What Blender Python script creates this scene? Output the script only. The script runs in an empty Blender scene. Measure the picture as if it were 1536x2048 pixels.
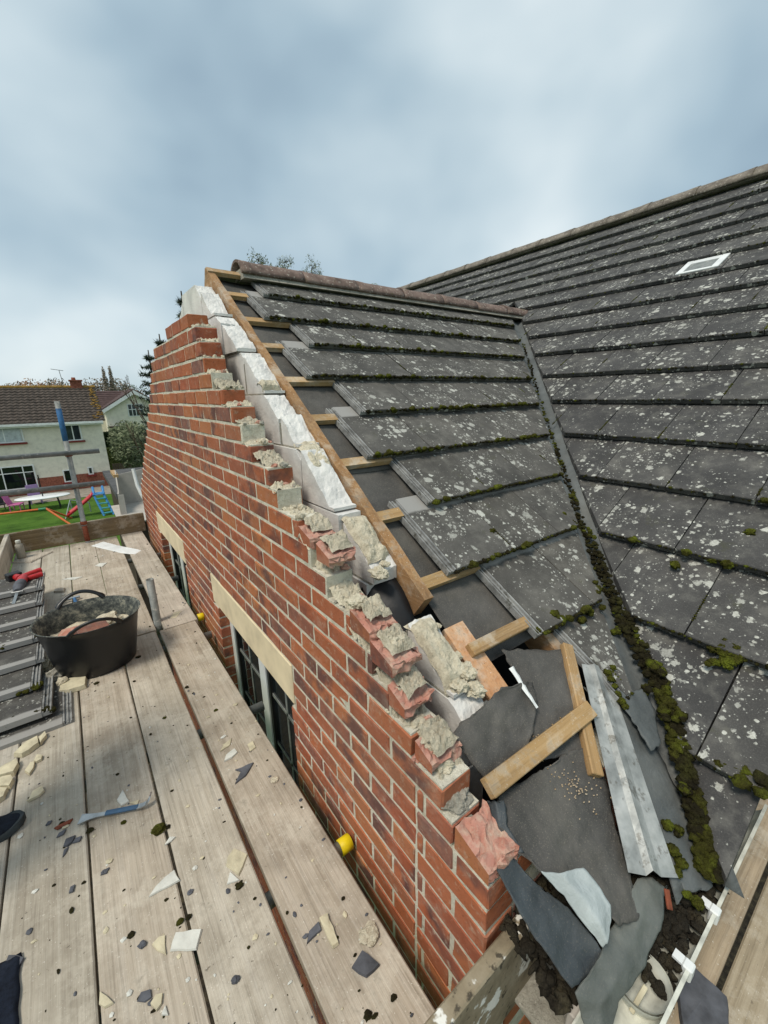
import bpy, bmesh, math, random
from mathutils import Vector, Matrix, Euler, noise as mn
R = math.radians
sc = bpy.context.scene
col = sc.collection

# ------------------------------------------------------------------ camera, sky, sun, exposure
FPX, PW, PH = 835.3, 1536, 2048
EUL = Euler((R(74.3695), R(1.0203), R(-36.8695)), 'XYZ')
cam = bpy.data.cameras.new('camera'); camo = bpy.data.objects.new('camera', cam); col.objects.link(camo)
camo.location = (0, 0, 0); camo.rotation_euler = EUL
cam.sensor_fit = 'HORIZONTAL'; cam.sensor_width = 24.0; cam.lens = FPX / PW * 24.0
cam.clip_start = 0.02; cam.clip_end = 2000
sc.camera = camo
SUN_EL, SUN_AZ = 60.0, 258.0          # compass-like: direction the light comes from (0 = +y, 90 = +x)
w = bpy.data.worlds.new('World'); sc.world = w; w.use_nodes = True
nt = w.node_tree; nt.nodes.clear()
def wn(t, **k):
    n = nt.nodes.new(t)
    for a, b in k.items(): setattr(n, a, b)
    return n
def wl(a, b): nt.links.new(a, b)
sky = wn('ShaderNodeTexSky', sky_type='NISHITA', sun_disc=False)
sky.sun_elevation = R(SUN_EL); sky.sun_rotation = R(SUN_AZ)
sky.air_density = 1.0; sky.dust_density = 2.0; sky.ozone_density = 2.0
tc = wn('ShaderNodeTexCoord')
cmb = wn('ShaderNodeMapping'); wl(tc.outputs['Generated'], cmb.inputs[0]); cmb.inputs['Scale'].default_value = (1.0, 1.0, 1.5); cmb.inputs['Location'].default_value = (4.4, 9.3, 2.8)
n1 = wn('ShaderNodeTexNoise'); n1.inputs['Scale'].default_value = 1.8; n1.inputs['Detail'].default_value = 3.6
n1.inputs['Roughness'].default_value = 0.50; n1.inputs['Distortion'].default_value = 0.15
wl(cmb.outputs[0], n1.inputs['Vector'])
rp = wn('ShaderNodeValToRGB'); wl(n1.outputs[0], rp.inputs[0])
def lin(c):
    return tuple((v / 255 / 12.92 if v / 255 <= .04045 else ((v / 255 + .055) / 1.055) ** 2.4) for v in c[:3]) + (1,)
e = rp.color_ramp.elements
e[0].position = 0.28; e[0].color = lin((130, 152, 168))
e[1].position = 0.74; e[1].color = lin((222, 230, 231))
m_ = e.new(0.42); m_.color = lin((156, 177, 189))
m_ = e.new(0.56); m_.color = lin((184, 200, 207))
sc_ = wn('ShaderNodeVectorMath', operation='SCALE'); wl(rp.outputs[0], sc_.inputs[0]); sc_.inputs['Scale'].default_value = 6.8
mx = wn('ShaderNodeMix', data_type='RGBA'); mx.inputs[0].default_value = 0.93
wl(sky.outputs[0], mx.inputs[6]); wl(sc_.outputs[0], mx.inputs[7])
bg = wn('ShaderNodeBackground'); wl(mx.outputs[2], bg.inputs[0]); bg.inputs[1].default_value = 0.10
wo = wn('ShaderNodeOutputWorld'); wl(bg.outputs[0], wo.inputs[0])
sl = bpy.data.lights.new('sun', 'SUN'); so = bpy.data.objects.new('sun', sl); col.objects.link(so)
sl.energy = 1.5; sl.angle = R(16); sl.color = (1.0, 0.92, 0.80)
sd = Vector((math.sin(R(SUN_AZ)) * math.cos(R(SUN_EL)), math.cos(R(SUN_AZ)) * math.cos(R(SUN_EL)), math.sin(R(SUN_EL))))
so.rotation_euler = sd.to_track_quat('Z', 'Y').to_euler(); so.location = sd * 20
sc.view_settings.view_transform = 'Standard'; sc.view_settings.look = 'None'
sc.view_settings.exposure = 0.86; sc.view_settings.gamma = 1.0
sc.render.engine = 'CYCLES'
sc.cycles.use_denoising = True
sc.cycles.max_bounces = 6; sc.cycles.diffuse_bounces = 3; sc.cycles.glossy_bounces = 3; sc.cycles.transparent_max_bounces = 8

# ------------------------------------------------------------------ pixel -> world helpers (placement on real planes)
RM = EUL.to_matrix()
def ray(px, py): return RM @ Vector(((px - PW / 2) / FPX, -(py - PH / 2) / FPX, -1.0))
def at_z(px, py, z): r = ray(px, py); return r * (z / r.z)
def at_x(px, py, x): r = ray(px, py); return r * (x / r.x)
def at_y(px, py, y): r = ray(px, py); return r * (y / r.y)
T = 0.711; CP = 1 / math.sqrt(1 + T * T); SP = T * CP
NW = Vector((0, -SP, CP))            # normal of the wing slope
NM = Vector((-SP, 0, CP))            # normal of the main slope
def rt(y): return .776 - T * (3 - y)
def at_w(px, py, h=0.0):             # on the wing slope (rafter line) raised by h
    r = ray(px, py); p0 = Vector((0, 3, .776)) + NW * h
    return r * (p0.dot(NW) / r.dot(NW))
def at_m(px, py, h=0.0):
    r = ray(px, py); p0 = Vector((4.02, 0, .8)) + NM * h
    return r * (p0.dot(NM) / r.dot(NM))

# ------------------------------------------------------------------ mesh builder
class MB:
    def __init__(s): s.v = []; s.f = []; s.sm = []
    def add(s, vs, fs, smooth=False, M=None):
        o = len(s.v)
        s.v += [tuple(M @ Vector(p)) if M else tuple(p) for p in vs]
        s.f += [tuple(i + o for i in f) for f in fs]
        s.sm += [smooth] * len(fs); return s
    def box(s, a, b, M=None):
        x0, y0, z0 = a; x1, y1, z1 = b
        return s.add([(x0,y0,z0),(x1,y0,z0),(x1,y1,z0),(x0,y1,z0),(x0,y0,z1),(x1,y0,z1),(x1,y1,z1),(x0,y1,z1)],
                     [(0,3,2,1),(4,5,6,7),(0,1,5,4),(1,2,6,5),(2,3,7,6),(3,0,4,7)], M=M)
    def cbox(s, a, b, c, M=None, jit=0, rng=None):      # chamfered box
        lo, hi = a, b; vs = []; idx = {}
        for i in (0,1):
            for j in (0,1):
                for k in (0,1):
                    base = [hi[0] if i else lo[0], hi[1] if j else lo[1], hi[2] if k else lo[2]]
                    sg = [-1 if i else 1, -1 if j else 1, -1 if k else 1]
                    for ax in range(3):
                        p = [base[q] + (sg[q] * c if q != ax else 0) for q in range(3)]
                        if jit: p = [q + rng.uniform(-jit, jit) for q in p]
                        idx[(i,j,k,ax)] = len(vs); vs.append(p)
        F = []
        for ax in range(3):
            o1, o2 = [q for q in range(3) if q != ax]
            for sd_ in (0,1):
                f = []
                for (u, v) in ((0,0),(1,0),(1,1),(0,1)):
                    key = [0,0,0]; key[ax] = sd_; key[o1] = u; key[o2] = v
                    f.append(idx[tuple(key) + (ax,)])
                F.append(f)
        for ax in range(3):                            # edges along ax
            o1, o2 = [q for q in range(3) if q != ax]
            for u in (0,1):
                for v in (0,1):
                    k0 = [0,0,0]; k0[o1] = u; k0[o2] = v; k1 = list(k0); k1[ax] = 1
                    F.append([idx[tuple(k0)+(o1,)], idx[tuple(k1)+(o1,)], idx[tuple(k1)+(o2,)], idx[tuple(k0)+(o2,)]])
        for i in (0,1):
            for j in (0,1):
                for k in (0,1): F.append([idx[(i,j,k,0)], idx[(i,j,k,1)], idx[(i,j,k,2)]])
        return s.add(vs, F, M=M)
    def prism(s, poly, d, M=None):                    # polygon (3d points) extruded by vector d
        n = len(poly); d = Vector(d)
        vs = [tuple(p) for p in poly] + [tuple(Vector(p) + d) for p in poly]
        return s.add(vs, [tuple(range(n))[::-1], tuple(range(n, 2*n))] + [(i, (i+1) % n, n + (i+1) % n, n + i) for i in range(n)], M=M)
    def tube(s, p0, p1, r, n=14, r1=None, cap=True, hollow=0):
        return s.sweep([p0, p1], [r, r if r1 is None else r1], n, cap)
    def sweep(s, pts, rad, n=10, cap=True, flat=1.0):
        pts = [Vector(p) for p in pts]; o = []; vs = []; fs = []
        up = None
        for i, p in enumerate(pts):
            t = (pts[min(i+1, len(pts)-1)] - pts[max(i-1, 0)]).normalized()
            if up is None: up = t.orthogonal().normalized()
            up = (up - t * up.dot(t)).normalized(); b = t.cross(up)
            r = rad[i] if isinstance(rad, (list, tuple)) else rad
            for k in range(n):
                a = 2 * math.pi * k / n
                vs.append(tuple(p + up * math.cos(a) * r + b * math.sin(a) * r * flat))
        for i in range(len(pts) - 1):
            for k in range(n):
                fs.append((i*n+k, i*n+(k+1) % n, (i+1)*n+(k+1) % n, (i+1)*n+k))
        s.add(vs, fs, True)
        if cap:
            s.add(vs[:n], [tuple(range(n))[::-1]]); s.add(vs[-n:], [tuple(range(n))])
        return s
    def lathe(s, prof, n=32, M=None, ell=(1, 1)):
        vs = []; fs = []
        for r, z in prof:
            for k in range(n):
                a = 2 * math.pi * k / n; vs.append((r * math.cos(a) * ell[0], r * math.sin(a) * ell[1], z))
        for i in range(len(prof) - 1):
            for k in range(n): fs.append((i*n+k, i*n+(k+1) % n, (i+1)*n+(k+1) % n, (i+1)*n+k))
        return s.add(vs, fs, True, M)
    def rock(s, c, dims, seed, sub=2, rough=.35, M=None, smooth=False, freq=1.6):
        vs, fs = ico(sub); out = []
        off = Vector((seed * 7.31 % 50, seed * 3.17 % 50, seed * 1.9 % 50))
        for p in vs:
            d = 1 + rough * (mn.noise(p * freq + off) + .5 * mn.noise(p * freq * 2.7 + off) + .28 * mn.noise(p * freq * 6.3 + off))
            out.append((c[0] + p.x * dims[0] * d, c[1] + p.y * dims[1] * d, c[2] + p.z * dims[2] * d))
        return s.add(out, fs, smooth, M)
    def grid(s, P, smooth=True, thick=0, nrm=None):     # P[i][j] points; optional thickness
        a = len(P); b = len(P[0]); vs = [tuple(P[i][j]) for i in range(a) for j in range(b)]
        fs = [(i*b+j, i*b+j+1, (i+1)*b+j+1, (i+1)*b+j) for i in range(a-1) for j in range(b-1)]
        s.add(vs, fs, smooth)
        if thick:
            low = []
            for i in range(a):
                for j in range(b):
                    p = Vector(P[i][j])
                    if nrm is not None: n_ = nrm
                    else:
                        u = Vector(P[min(i+1,a-1)][j]) - Vector(P[max(i-1,0)][j]); v = Vector(P[i][min(j+1,b-1)]) - Vector(P[i][max(j-1,0)])
                        n_ = v.cross(u)
                        n_ = n_.normalized() if n_.length > 1e-9 else Vector((0,0,1))
                    low.append(tuple(p + n_ * thick))
            s.add(low, [f[::-1] for f in fs], smooth)
            o = len(s.v) - 2 * a * b
            ring = [i*b for i in range(a)] + [(a-1)*b + j for j in range(1, b)] + [i*b + b-1 for i in range(a-2, -1, -1)] + [j for j in range(b-2, 0, -1)]
            m = len(ring)
            s.f += [(o+ring[k], o+ring[(k+1) % m], o+a*b+ring[(k+1) % m], o+a*b+ring[k]) for k in range(m)]
            s.sm += [False] * m
        return s
    def mesh(s, name, mat, fix=True):
        me = bpy.data.meshes.new(name); me.from_pydata(s.v, [], s.f)
        me.polygons.foreach_set('use_smooth', s.sm)
        if fix:
            bm = bmesh.new(); bm.from_mesh(me); bmesh.ops.recalc_face_normals(bm, faces=bm.faces); bm.to_mesh(me); bm.free()
        for m in (mat if isinstance(mat, (list, tuple)) else [mat]): me.materials.append(m)
        me.update(); return me
_ico = {}
def ico(sub):
    if sub not in _ico:
        bm = bmesh.new(); bmesh.ops.create_icosphere(bm, subdivisions=sub, radius=1)
        _ico[sub] = ([v.co.copy() for v in bm.verts], [tuple(v.index for v in f.verts) for f in bm.faces]); bm.free()
    return _ico[sub]

WM = {}
def link(name, data, parent=None, M=None):
    o = bpy.data.objects.new(name, data); col.objects.link(o)
    M = M or Matrix.Identity(4)
    if parent is not None:
        o.parent = parent; o.matrix_parent_inverse = WM[parent.name].inverted()
    o.matrix_basis = M; WM[o.name] = M
    return o
def obj(name, mb, mat, parent=None, M=None, fix=True):
    return link(name, mb.mesh(name, mat, fix) if isinstance(mb, MB) else mb, parent, M)
def tag(o, label=None, cat=None, group=None, kind=None):
    if label: o['label'] = label
    if cat: o['category'] = cat
    if group: o['group'] = group
    if kind or cat: o['kind'] = kind or 'thing'
    return o
def thing(name, label, cat, loc=(0,0,0), group=None):
    o = link(name, None, None, Matrix.Translation(loc)); o.empty_display_size = .1
    return tag(o, label, cat, group, 'thing')

# ------------------------------------------------------------------ materials
class NT:
    def __init__(s, name, rough=.85, spec=.3, metal=0):
        s.m = bpy.data.materials.new(name); s.m.use_nodes = True; s.t = s.m.node_tree
        s.b = s.t.nodes['Principled BSDF']; s.b.inputs['Roughness'].default_value = rough
        s.b.inputs['Metallic'].default_value = metal
        s.b.inputs['Specular IOR Level'].default_value = spec
        s.tc = s.n('ShaderNodeTexCoord'); s._oi = None
        s._h = None
    def n(s, t, **k):
        x = s.t.nodes.new(t)
        for a, b in k.items(): setattr(x, a, b)
        return x
    def l(s, a, b): s.t.links.new(a, b)
    def put(s, inp, v):
        if hasattr(v, 'is_linked') or hasattr(v, 'links'): s.l(v, inp)
        else: inp.default_value = v
    def oi(s):
        if not s._oi: s._oi = s.n('ShaderNodeObjectInfo')
        return s._oi.outputs['Random']
    def island(s): return s.n('ShaderNodeNewGeometry').outputs['Random Per Island']
    def coord(s, scale=(1,1,1), rnd=True, which='Object'):
        mp = s.n('ShaderNodeMapping'); s.l(s.tc.outputs[which], mp.inputs[0]); mp.inputs['Scale'].default_value = scale
        if rnd:
            mm = s.n('ShaderNodeVectorMath', operation='SCALE'); cb = s.n('ShaderNodeCombineXYZ')
            r = s.oi()
            for i, k in enumerate((37.0, 91.0, 53.0)):
                q = s.math('MULTIPLY', r, k); s.l(q, cb.inputs[i])
            s.l(cb.outputs[0], mp.inputs['Location'])
        return mp.outputs[0]
    def math(s, op, a, b=0.0, clamp=False):
        x = s.n('ShaderNodeMath', operation=op); x.use_clamp = clamp; s.put(x.inputs[0], a); s.put(x.inputs[1], b); return x.outputs[0]
    def noise(s, vec, scale, detail=3, rough=.55, dist=0):
        x = s.n('ShaderNodeTexNoise'); s.l(vec, x.inputs['Vector']); x.inputs['Scale'].default_value = scale
        x.inputs['Detail'].default_value = detail; x.inputs['Roughness'].default_value = rough; x.inputs['Distortion'].default_value = dist
        return x.outputs[0]
    def voro(s, vec, scale, out='Distance', rnd=1.0):
        x = s.n('ShaderNodeTexVoronoi'); s.l(vec, x.inputs['Vector']); x.inputs['Scale'].default_value = scale; x.inputs['Randomness'].default_value = rnd
        return x.outputs[out]
    def ramp(s, f, stops, interp='LINEAR'):
        x = s.n('ShaderNodeValToRGB'); s.put(x.inputs[0], f); x.color_ramp.interpolation = interp
        el = x.color_ramp.elements
        while len(el) < len(stops): el.new(.5)
        for q, (p, c) in zip(el, stops):
            q.position = p; q.color = (c, c, c, 1) if isinstance(c, (int, float)) else lin(c)
        return x.outputs[0]
    def mix(s, f, a, b, mode='MIX'):
        x = s.n('ShaderNodeMix', data_type='RGBA', blend_type=mode); s.put(x.inputs[0], f)
        for i, v in ((6, a), (7, b)):
            if isinstance(v, tuple): x.inputs[i].default_value = lin(v) if max(v) > 1 else v
            else: s.put(x.inputs[i], v)
        return x.outputs[2]
    def base(s, v):
        if isinstance(v, tuple): s.b.inputs['Base Color'].default_value = lin(v)
        else: s.l(v, s.b.inputs['Base Color'])
        return s
    def bump(s, h, strength=.5, dist=.004):
        x = s.n('ShaderNodeBump'); s.l(h, x.inputs['Height']); x.inputs['Strength'].default_value = strength; x.inputs['Distance'].default_value = dist
        if s._h is not None: s.l(s._h, x.inputs['Normal'])
        s._h = x.outputs[0]; s.l(s._h, s.b.inputs['Normal']); return s
    def rough(s, v): s.put(s.b.inputs['Roughness'], v); return s

MAT = {}
def simple(name, c, rough=.7, spec=.3, metal=0, var=.25, scale=14, bump=.25, bd=.003, detail=4):
    t = NT(name, rough, spec, metal); co = t.coord()
    n = t.noise(co, scale, detail)
    dk = tuple(v * (1 - var) for v in c); lt = tuple(min(255, v * (1 + var * .6)) for v in c)
    t.base(t.ramp(n, [(.25, dk), (.5, c), (.78, lt)]))
    if bump: t.bump(t.noise(co, scale * 5, 4), bump, bd)
    MAT[name] = t.m; return t.m

def mk_brick(name, pale=False):
    t = NT(name, .88, .25); co = t.coord()
    r = t.math('FRACT', t.math('ADD', t.math('MULTIPLY', t.oi(), 7.13), t.math('MULTIPLY', t.island(), 13.7)))
    r2 = t.math('FRACT', t.math('MULTIPLY', r, 17.3))
    if pale: c = t.ramp(r, [(0, (174, 118, 104)), (.5, (184, 130, 114)), (1, (168, 106, 88))])
    else: c = t.ramp(r, [(0, (150, 78, 52)), (.22, (162, 88, 56)), (.45, (170, 100, 62)), (.62, (152, 80, 58)), (.8, (178, 112, 66)), (.92, (130, 80, 66)), (1, (108, 80, 76))])
    n1 = t.noise(co, 22, 4); c = t.mix(t.ramp(n1, [(.35, 0), (.75, .55)]), c, (178, 108, 80) if not pale else (206, 164, 150))
    n2 = t.noise(co, 7, 3, .6)
    dk = t.math('MULTIPLY', t.ramp(n2, [(.46, 0), (.60, .9)]), t.ramp(r2, [(.3, .1), (.7, 1)]))
    if not pale: c = t.mix(dk, c, (86, 60, 60))
    n3 = t.noise(co, 130, 2); c = t.mix(t.ramp(n3, [(.60, 0), (.72, .5)]), c, (84, 44, 36))
    n4 = t.noise(co, 34, 5, .7); c = t.mix(t.ramp(n4, [(.56 if not pale else .46, 0), (.74, .6 if not pale else .85)]), c, (196, 180, 160))
    gp_ = t.n('ShaderNodeNewGeometry').outputs['Position']
    c = t.mix(t.ramp(t.noise(gp_, 2.4, 5, .65), [(.38, 0), (.75, .30)]), c, (150, 118, 100)); c = t.mix(t.ramp(t.noise(gp_, 9, 5, .7), [(.55, 0), (.75, .35)]), c, (188, 168, 150))
    t.base(c); t.bump(t.noise(co, 70, 5, .65), .6, .005); t.bump(n1, .35, .005)
    MAT[name] = t.m
mk_brick('brick'); mk_brick('broken_brick', True)
def mk_mortar(name, c, dark, scale=1.0):
    t = NT(name, .95, .15); co = t.coord(rnd=False)
    n = t.noise(co, 26 * scale, 5, .65)
    k = t.ramp(n, [(.22, dark), (.5, c), (.8, tuple(min(255, v * 1.1) for v in c))])
    k = t.mix(t.ramp(t.noise(co, 5 * scale, 3), [(.4, 0), (.75, .35)]), k, (150, 140, 122))
    g1 = t.noise(co, 150 * scale, 4, .7); k = t.mix(t.ramp(g1, [(.28, .5), (.42, 0)]), k, tuple(v * .55 for v in dark)); k = t.mix(t.ramp(g1, [(.58, 0), (.72, .6)]), k, (232, 228, 214))
    t.base(k); t.bump(t.noise(co, 120 * scale, 6, .75), 1.0, .008); t.bump(t.noise(co, 28 * scale, 4, .6), .7, .01)
    MAT[name] = t.m
mk_mortar('mortar', (224, 218, 200), (184, 174, 154)); mk_mortar('mortar_lump', (222, 212, 188), (176, 164, 138), 1.5); mk_mortar('mortar_buff', (204, 194, 172), (150, 138, 116), 1.5); mk_mortar('mortar_grey', (168, 164, 152), (112, 108, 100))
def mk_block(name):
    t = NT(name, .95, .1); co = t.coord()
    n = t.noise(co, 9, 4); c = t.ramp(n, [(.3, (198, 196, 192)), (.6, (222, 220, 215)), (.8, (232, 229, 222))])
    pit = t.voro(co, 190); c = t.mix(t.ramp(pit, [(.05, .5), (.16, 0)]), c, (146, 146, 152))
    t.base(c); t.bump(t.noise(co, 160, 5, .7), .6, .003); t.bump(t.noise(co, 40, 4), .5, .006); MAT[name] = t.m
mk_block('block')
def mk_tile(name, c0, c1, c2, lich=.5, moss=.3, head=.312):
    t = NT(name, .8, .35); co = t.coord(); lc = t.tc.outputs['Object']
    n = t.noise(co, 6, 5, .6); c = t.ramp(n, [(.25, c0), (.5, c1), (.8, c2)])
    c = t.mix(t.ramp(t.noise(co, 240, 2), [(.5, 0), (.75, .5)]), c, (124, 122, 118))
    tint = t.ramp(t.oi(), [(0, (172, 172, 172)), (.5, (196, 196, 196)), (1, (212, 210, 204))]); c = t.mix(.55, c, tint, 'MULTIPLY')
    c = t.mix(t.ramp(t.noise(co, 2.4, 4, .6), [(.35, .0), (.7, .55)]), c, tuple(v * .62 for v in c0))
    c = t.mix(t.ramp(t.noise(co, 12, 5, .7), [(.5, 0), (.8, .45)]), c, (132, 130, 122))
    # moss staining
    ms = t.ramp(t.noise(co, 9, 5, .7), [(.60, 0), (.75, moss)]); c = t.mix(ms, c, (72, 74, 44))
    # unweathered head of the tile (covered in use)
    sp = t.n('ShaderNodeSeparateXYZ'); t.l(lc, sp.inputs[0])
    hd = t.ramp(t.math('ADD', sp.outputs[1], t.math('MULTIPLY', t.math('SUBTRACT', n, .5), .03)), [(head, 0), (head + .013, 1)])
    # lichen: small irregular rosettes
    mask = t.ramp(t.noise(co, 5, 3), [(.34, .25), (.62, 1)])
    b = t.noise(co, 130, 4, .65); wob = t.math('MULTIPLY', t.math('SUBTRACT', t.noise(co, 75, 4, .65), .5), 1.1)
    def spots(sc_, big, soft):
        v = t.n('ShaderNodeTexVoronoi'); t.l(co, v.inputs['Vector']); v.inputs['Scale'].default_value = sc_
        sx = t.n('ShaderNodeSeparateColor'); t.l(v.outputs['Color'], sx.inputs[0])
        thr = t.math('MULTIPLY', t.math('POWER', sx.outputs[0], 2.2), t.math('MULTIPLY', mask, big))
        d = t.math('ADD', v.outputs['Distance'], wob)
        return t.math('MULTIPLY', t.math('MULTIPLY', t.math('SUBTRACT', t.math('SUBTRACT', thr, d), .02), soft, True), t.math('ADD', t.math('MULTIPLY', sx.outputs[1], .5), .5))
    s1 = spots(24, .60 * lich + .12, 9.0); s2 = spots(56, .55 * lich + .12, 7.0); s3 = spots(125, .50 * lich, 6.0)
    s = t.math('MULTIPLY', t.math('MAXIMUM', t.math('MAXIMUM', s1, s2), s3), t.math('SUBTRACT', 1.0, hd))
    c = t.mix(s, c, t.ramp(b, [(.3, (160, 160, 150)), (.7, (202, 202, 194))]))
    c = t.mix(t.math('MULTIPLY', hd, .85), c, (158, 156, 152))
    t.base(c); t.bump(t.noise(co, 150, 4, .7), .35, .003); t.bump(s, .25, .003)
    MAT[name] = t.m
mk_tile('tile_wing', (78, 76, 72), (102, 99, 94), (122, 118, 112), 1.0, .5)
mk_tile('tile_stack', (70, 68, 65), (92, 89, 85), (110, 107, 102), .8, .5, .357)
mk_tile('tile_main', (64, 63, 63), (84, 83, 82), (104, 102, 99), .92, .4, .6)
def mk_rail():
    t = NT('tile_rail', .75, .35); co = t.coord()
    c = t.ramp(t.noise(co, 14, 5, .65), [(.3, (92, 92, 90)), (.5, (136, 136, 134)), (.75, (164, 164, 160))])
    c = t.mix(t.ramp(t.noise(co, 26, 4, .7), [(.55, 0), (.68, .8)]), c, (62, 58, 46))
    t.base(c); t.bump(t.noise(co, 120, 3), .3, .003); MAT['tile_rail'] = t.m
mk_rail()
def mk_ridge(name, c0, c1, c2):
    t = NT(name, .85, .25); co = t.coord()
    c = t.ramp(t.noise(co, 11, 5, .65), [(.28, c0), (.5, c1), (.75, c2)])
    c = t.mix(t.ramp(t.noise(co, 60, 4), [(.6, 0), (.68, .8)]), c, (190, 184, 172))
    c = t.mix(t.ramp(t.noise(co, 17, 4), [(.62, 0), (.75, .7)]), c, (84, 82, 48))
    t.base(c); t.bump(t.noise(co, 90, 5, .7), .6, .004); MAT[name] = t.m
mk_ridge('ridge_red', (80, 68, 62), (116, 98, 90), (144, 126, 116)); mk_ridge('ridge_grey', (84, 78, 72), (116, 108, 99), (144, 136, 124))
def mk_board(name, c0, c1, c2, along=1, dirt=1.0):
    t = NT(name, .86, .2)
    s_ = [38.0, 38.0, 38.0]; s_[along] = 1.1
    g = t.coord(tuple(s_)); co = t.coord()
    wv = t.noise(g, 1.0, 5, .6, .5)
    s2 = [150.0, 150.0, 150.0]; s2[along] = 4.0; g2 = t.coord(tuple(s2)); fine = t.noise(g2, 1.0, 3, .6)
    c = t.ramp(wv, [(.25, c0), (.5, c1), (.74, c2)])
    c = t.mix(t.ramp(fine, [(.5, 0), (.8, .5)]), c, tuple(v * .62 for v in c0))
    tint = t.ramp(t.oi(), [(0, (214, 204, 194)), (.5, (232, 226, 218)), (1, (218, 216, 210))]); c = t.mix(.8, c, tint, 'MULTIPLY')
    pt = t.noise(co, 4.2, 6, .7); c = t.mix(t.ramp(pt, [(.44, 0), (.72, .62 * dirt)]), c, (112, 102, 88))
    pl = t.noise(co, 6.5, 6, .75); c = t.mix(t.ramp(pl, [(.50, 0), (.72, .7)]), c, (212, 204, 188))
    kn = t.noise(co, 60, 3, .7); c = t.mix(t.math('MULTIPLY', t.ramp(kn, [(.66, 0), (.72, .75)]), t.ramp(pt, [(.35, .15), (.6, 1)])), c, (66, 58, 48))
    sm = t.noise(co, 13, 5, .75); c = t.mix(t.ramp(sm, [(.58, 0), (.72, .55)]), c, (96, 88, 76))
    sp_ = t.noise(co, 170, 3, .6); c = t.mix(t.ramp(sp_, [(.66, 0), (.72, .7)]), c, (226, 222, 210))
    t.base(c); t.bump(fine, .5, .003); t.bump(wv, .35, .004); MAT[name] = t.m
mk_board('board', (172, 164, 151), (200, 193, 180), (216, 211, 201), 1, .9)
mk_board('board_grey', (174, 166, 154), (198, 192, 182), (214, 208, 198), 1, .6)
mk_board('board_x', (160, 146, 124), (186, 172, 150), (202, 190, 170), 0, .8)
mk_board('toe_board', (112, 96, 72), (146, 128, 98), (168, 150, 122), 0, 1.2)
mk_board('batten', (164, 132, 92), (190, 158, 114), (206, 178, 138), 0, .6)
mk_board('rafter', (150, 114, 78), (178, 138, 98), (196, 160, 120), 1, .8)
mk_board('fresh_timber', (206, 150, 108), (222, 172, 130), (230, 188, 150), 1, .1)
def mk_splash():
    t = NT('splashed_board', .8, .25); co = t.coord(rnd=False)
    c = t.ramp(t.noise(co, 8, 5, .65), [(.25, (92, 82, 66)), (.5, (140, 128, 106)), (.75, (168, 158, 138))])
    c = t.mix(t.ramp(t.noise(co, 14, 4, .6), [(.56, 0), (.60, 1)]), c, (226, 224, 216))
    c = t.mix(t.ramp(t.noise(co, 45, 4), [(.60, 0), (.68, .8)]), c, (50, 46, 40))
    t.base(c); t.bump(t.noise(co, 60, 4), .5, .004); MAT['splashed_board'] = t.m
mk_splash()
def mk_felt(name, c, dust=.5, rough=.8):
    t = NT(name, rough, .35); co = t.coord(rnd=False)
    k = t.ramp(t.noise(co, 5, 5, .6), [(.25, tuple(v * .72 for v in c)), (.5, c), (.78, tuple(v * 1.25 for v in c))])
    k = t.mix(t.ramp(t.noise(co, 320, 3), [(.58, 0), (.76, dust * .8)]), k, (140, 133, 118))
    k = t.mix(t.ramp(t.noise(co, 2.6, 4), [(.5, 0), (.8, .4)]), k, (126, 120, 108))
    t.base(k); t.bump(t.noise(co, 220, 3), .3, .002); t.bump(t.noise(co, 9, 3), .5, .02); t.bump(t.noise(co, 24, 4, .6, 1.2), .35, .01); MAT[name] = t.m
mk_felt('felt', (80, 78, 75), 1.0); mk_felt('felt_dark', (70, 76, 80), .5, .55); mk_felt('felt_silver', (166, 174, 174), .25, .55); mk_felt('valley_lead', (88, 92, 92), .5, .6)
mk_felt('felt_green', (98, 102, 98), .5, .55)
def mk_metal():
    t = NT('galvanised', .5, .45, .25); co = t.coord((1, 1, 1), False)
    c = t.ramp(t.noise(co, 14, 4, .6), [(.25, (118, 120, 118)), (.5, (166, 168, 165)), (.75, (198, 198, 194))])
    m = t.ramp(t.noise(co, 20, 4, .7), [(.58, 0), (.64, 1)]); c = t.mix(t.math('MULTIPLY', m, .6), c, (96, 90, 80))
    t.base(c); t.rough(t.ramp(t.noise(co, 30, 3), [(.3, .45), (.7, .7)])); t.bump(t.noise(co, 12, 3), .25, .01); MAT['galvanised'] = t.m
    t = NT('tube_steel', .6, .4, .1); co = t.coord()
    c = t.ramp(t.noise(co, 16, 5, .65), [(.25, (92, 96, 94)), (.5, (122, 126, 124)), (.75, (146, 148, 144))])
    c = t.mix(t.ramp(t.noise(co, 30, 4), [(.6, 0), (.68, .7)]), c, (176, 172, 162)); t.base(c); MAT['tube_steel'] = t.m
mk_metal()
def mk_moss(name, c0, c1, c2):
    t = NT(name, .95, .15); co = t.coord(rnd=False)
    c = t.ramp(t.noise(co, 16, 5, .65), [(.26, c0), (.48, c1), (.74, c2)])
    c = t.mix(t.ramp(t.noise(co, 260, 2), [(.5, 0), (.8, .6)]), c, tuple(v * .35 for v in c0))
    t.base(c); t.bump(t.noise(co, 330, 3, .7), 1.0, .006); t.bump(t.noise(co, 90, 4, .7), .8, .01); MAT[name] = t.m
mk_moss('moss', (48, 42, 20), (74, 74, 26), (112, 122, 36)); mk_moss('moss_dark', (30, 26, 18), (46, 42, 24), (70, 70, 32)); mk_moss('wet_soil', (34, 31, 26), (58, 53, 44), (90, 83, 64))
simple('rubber', (19, 21, 24), .38, .5, var=.25, scale=6, bump=.15)
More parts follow.
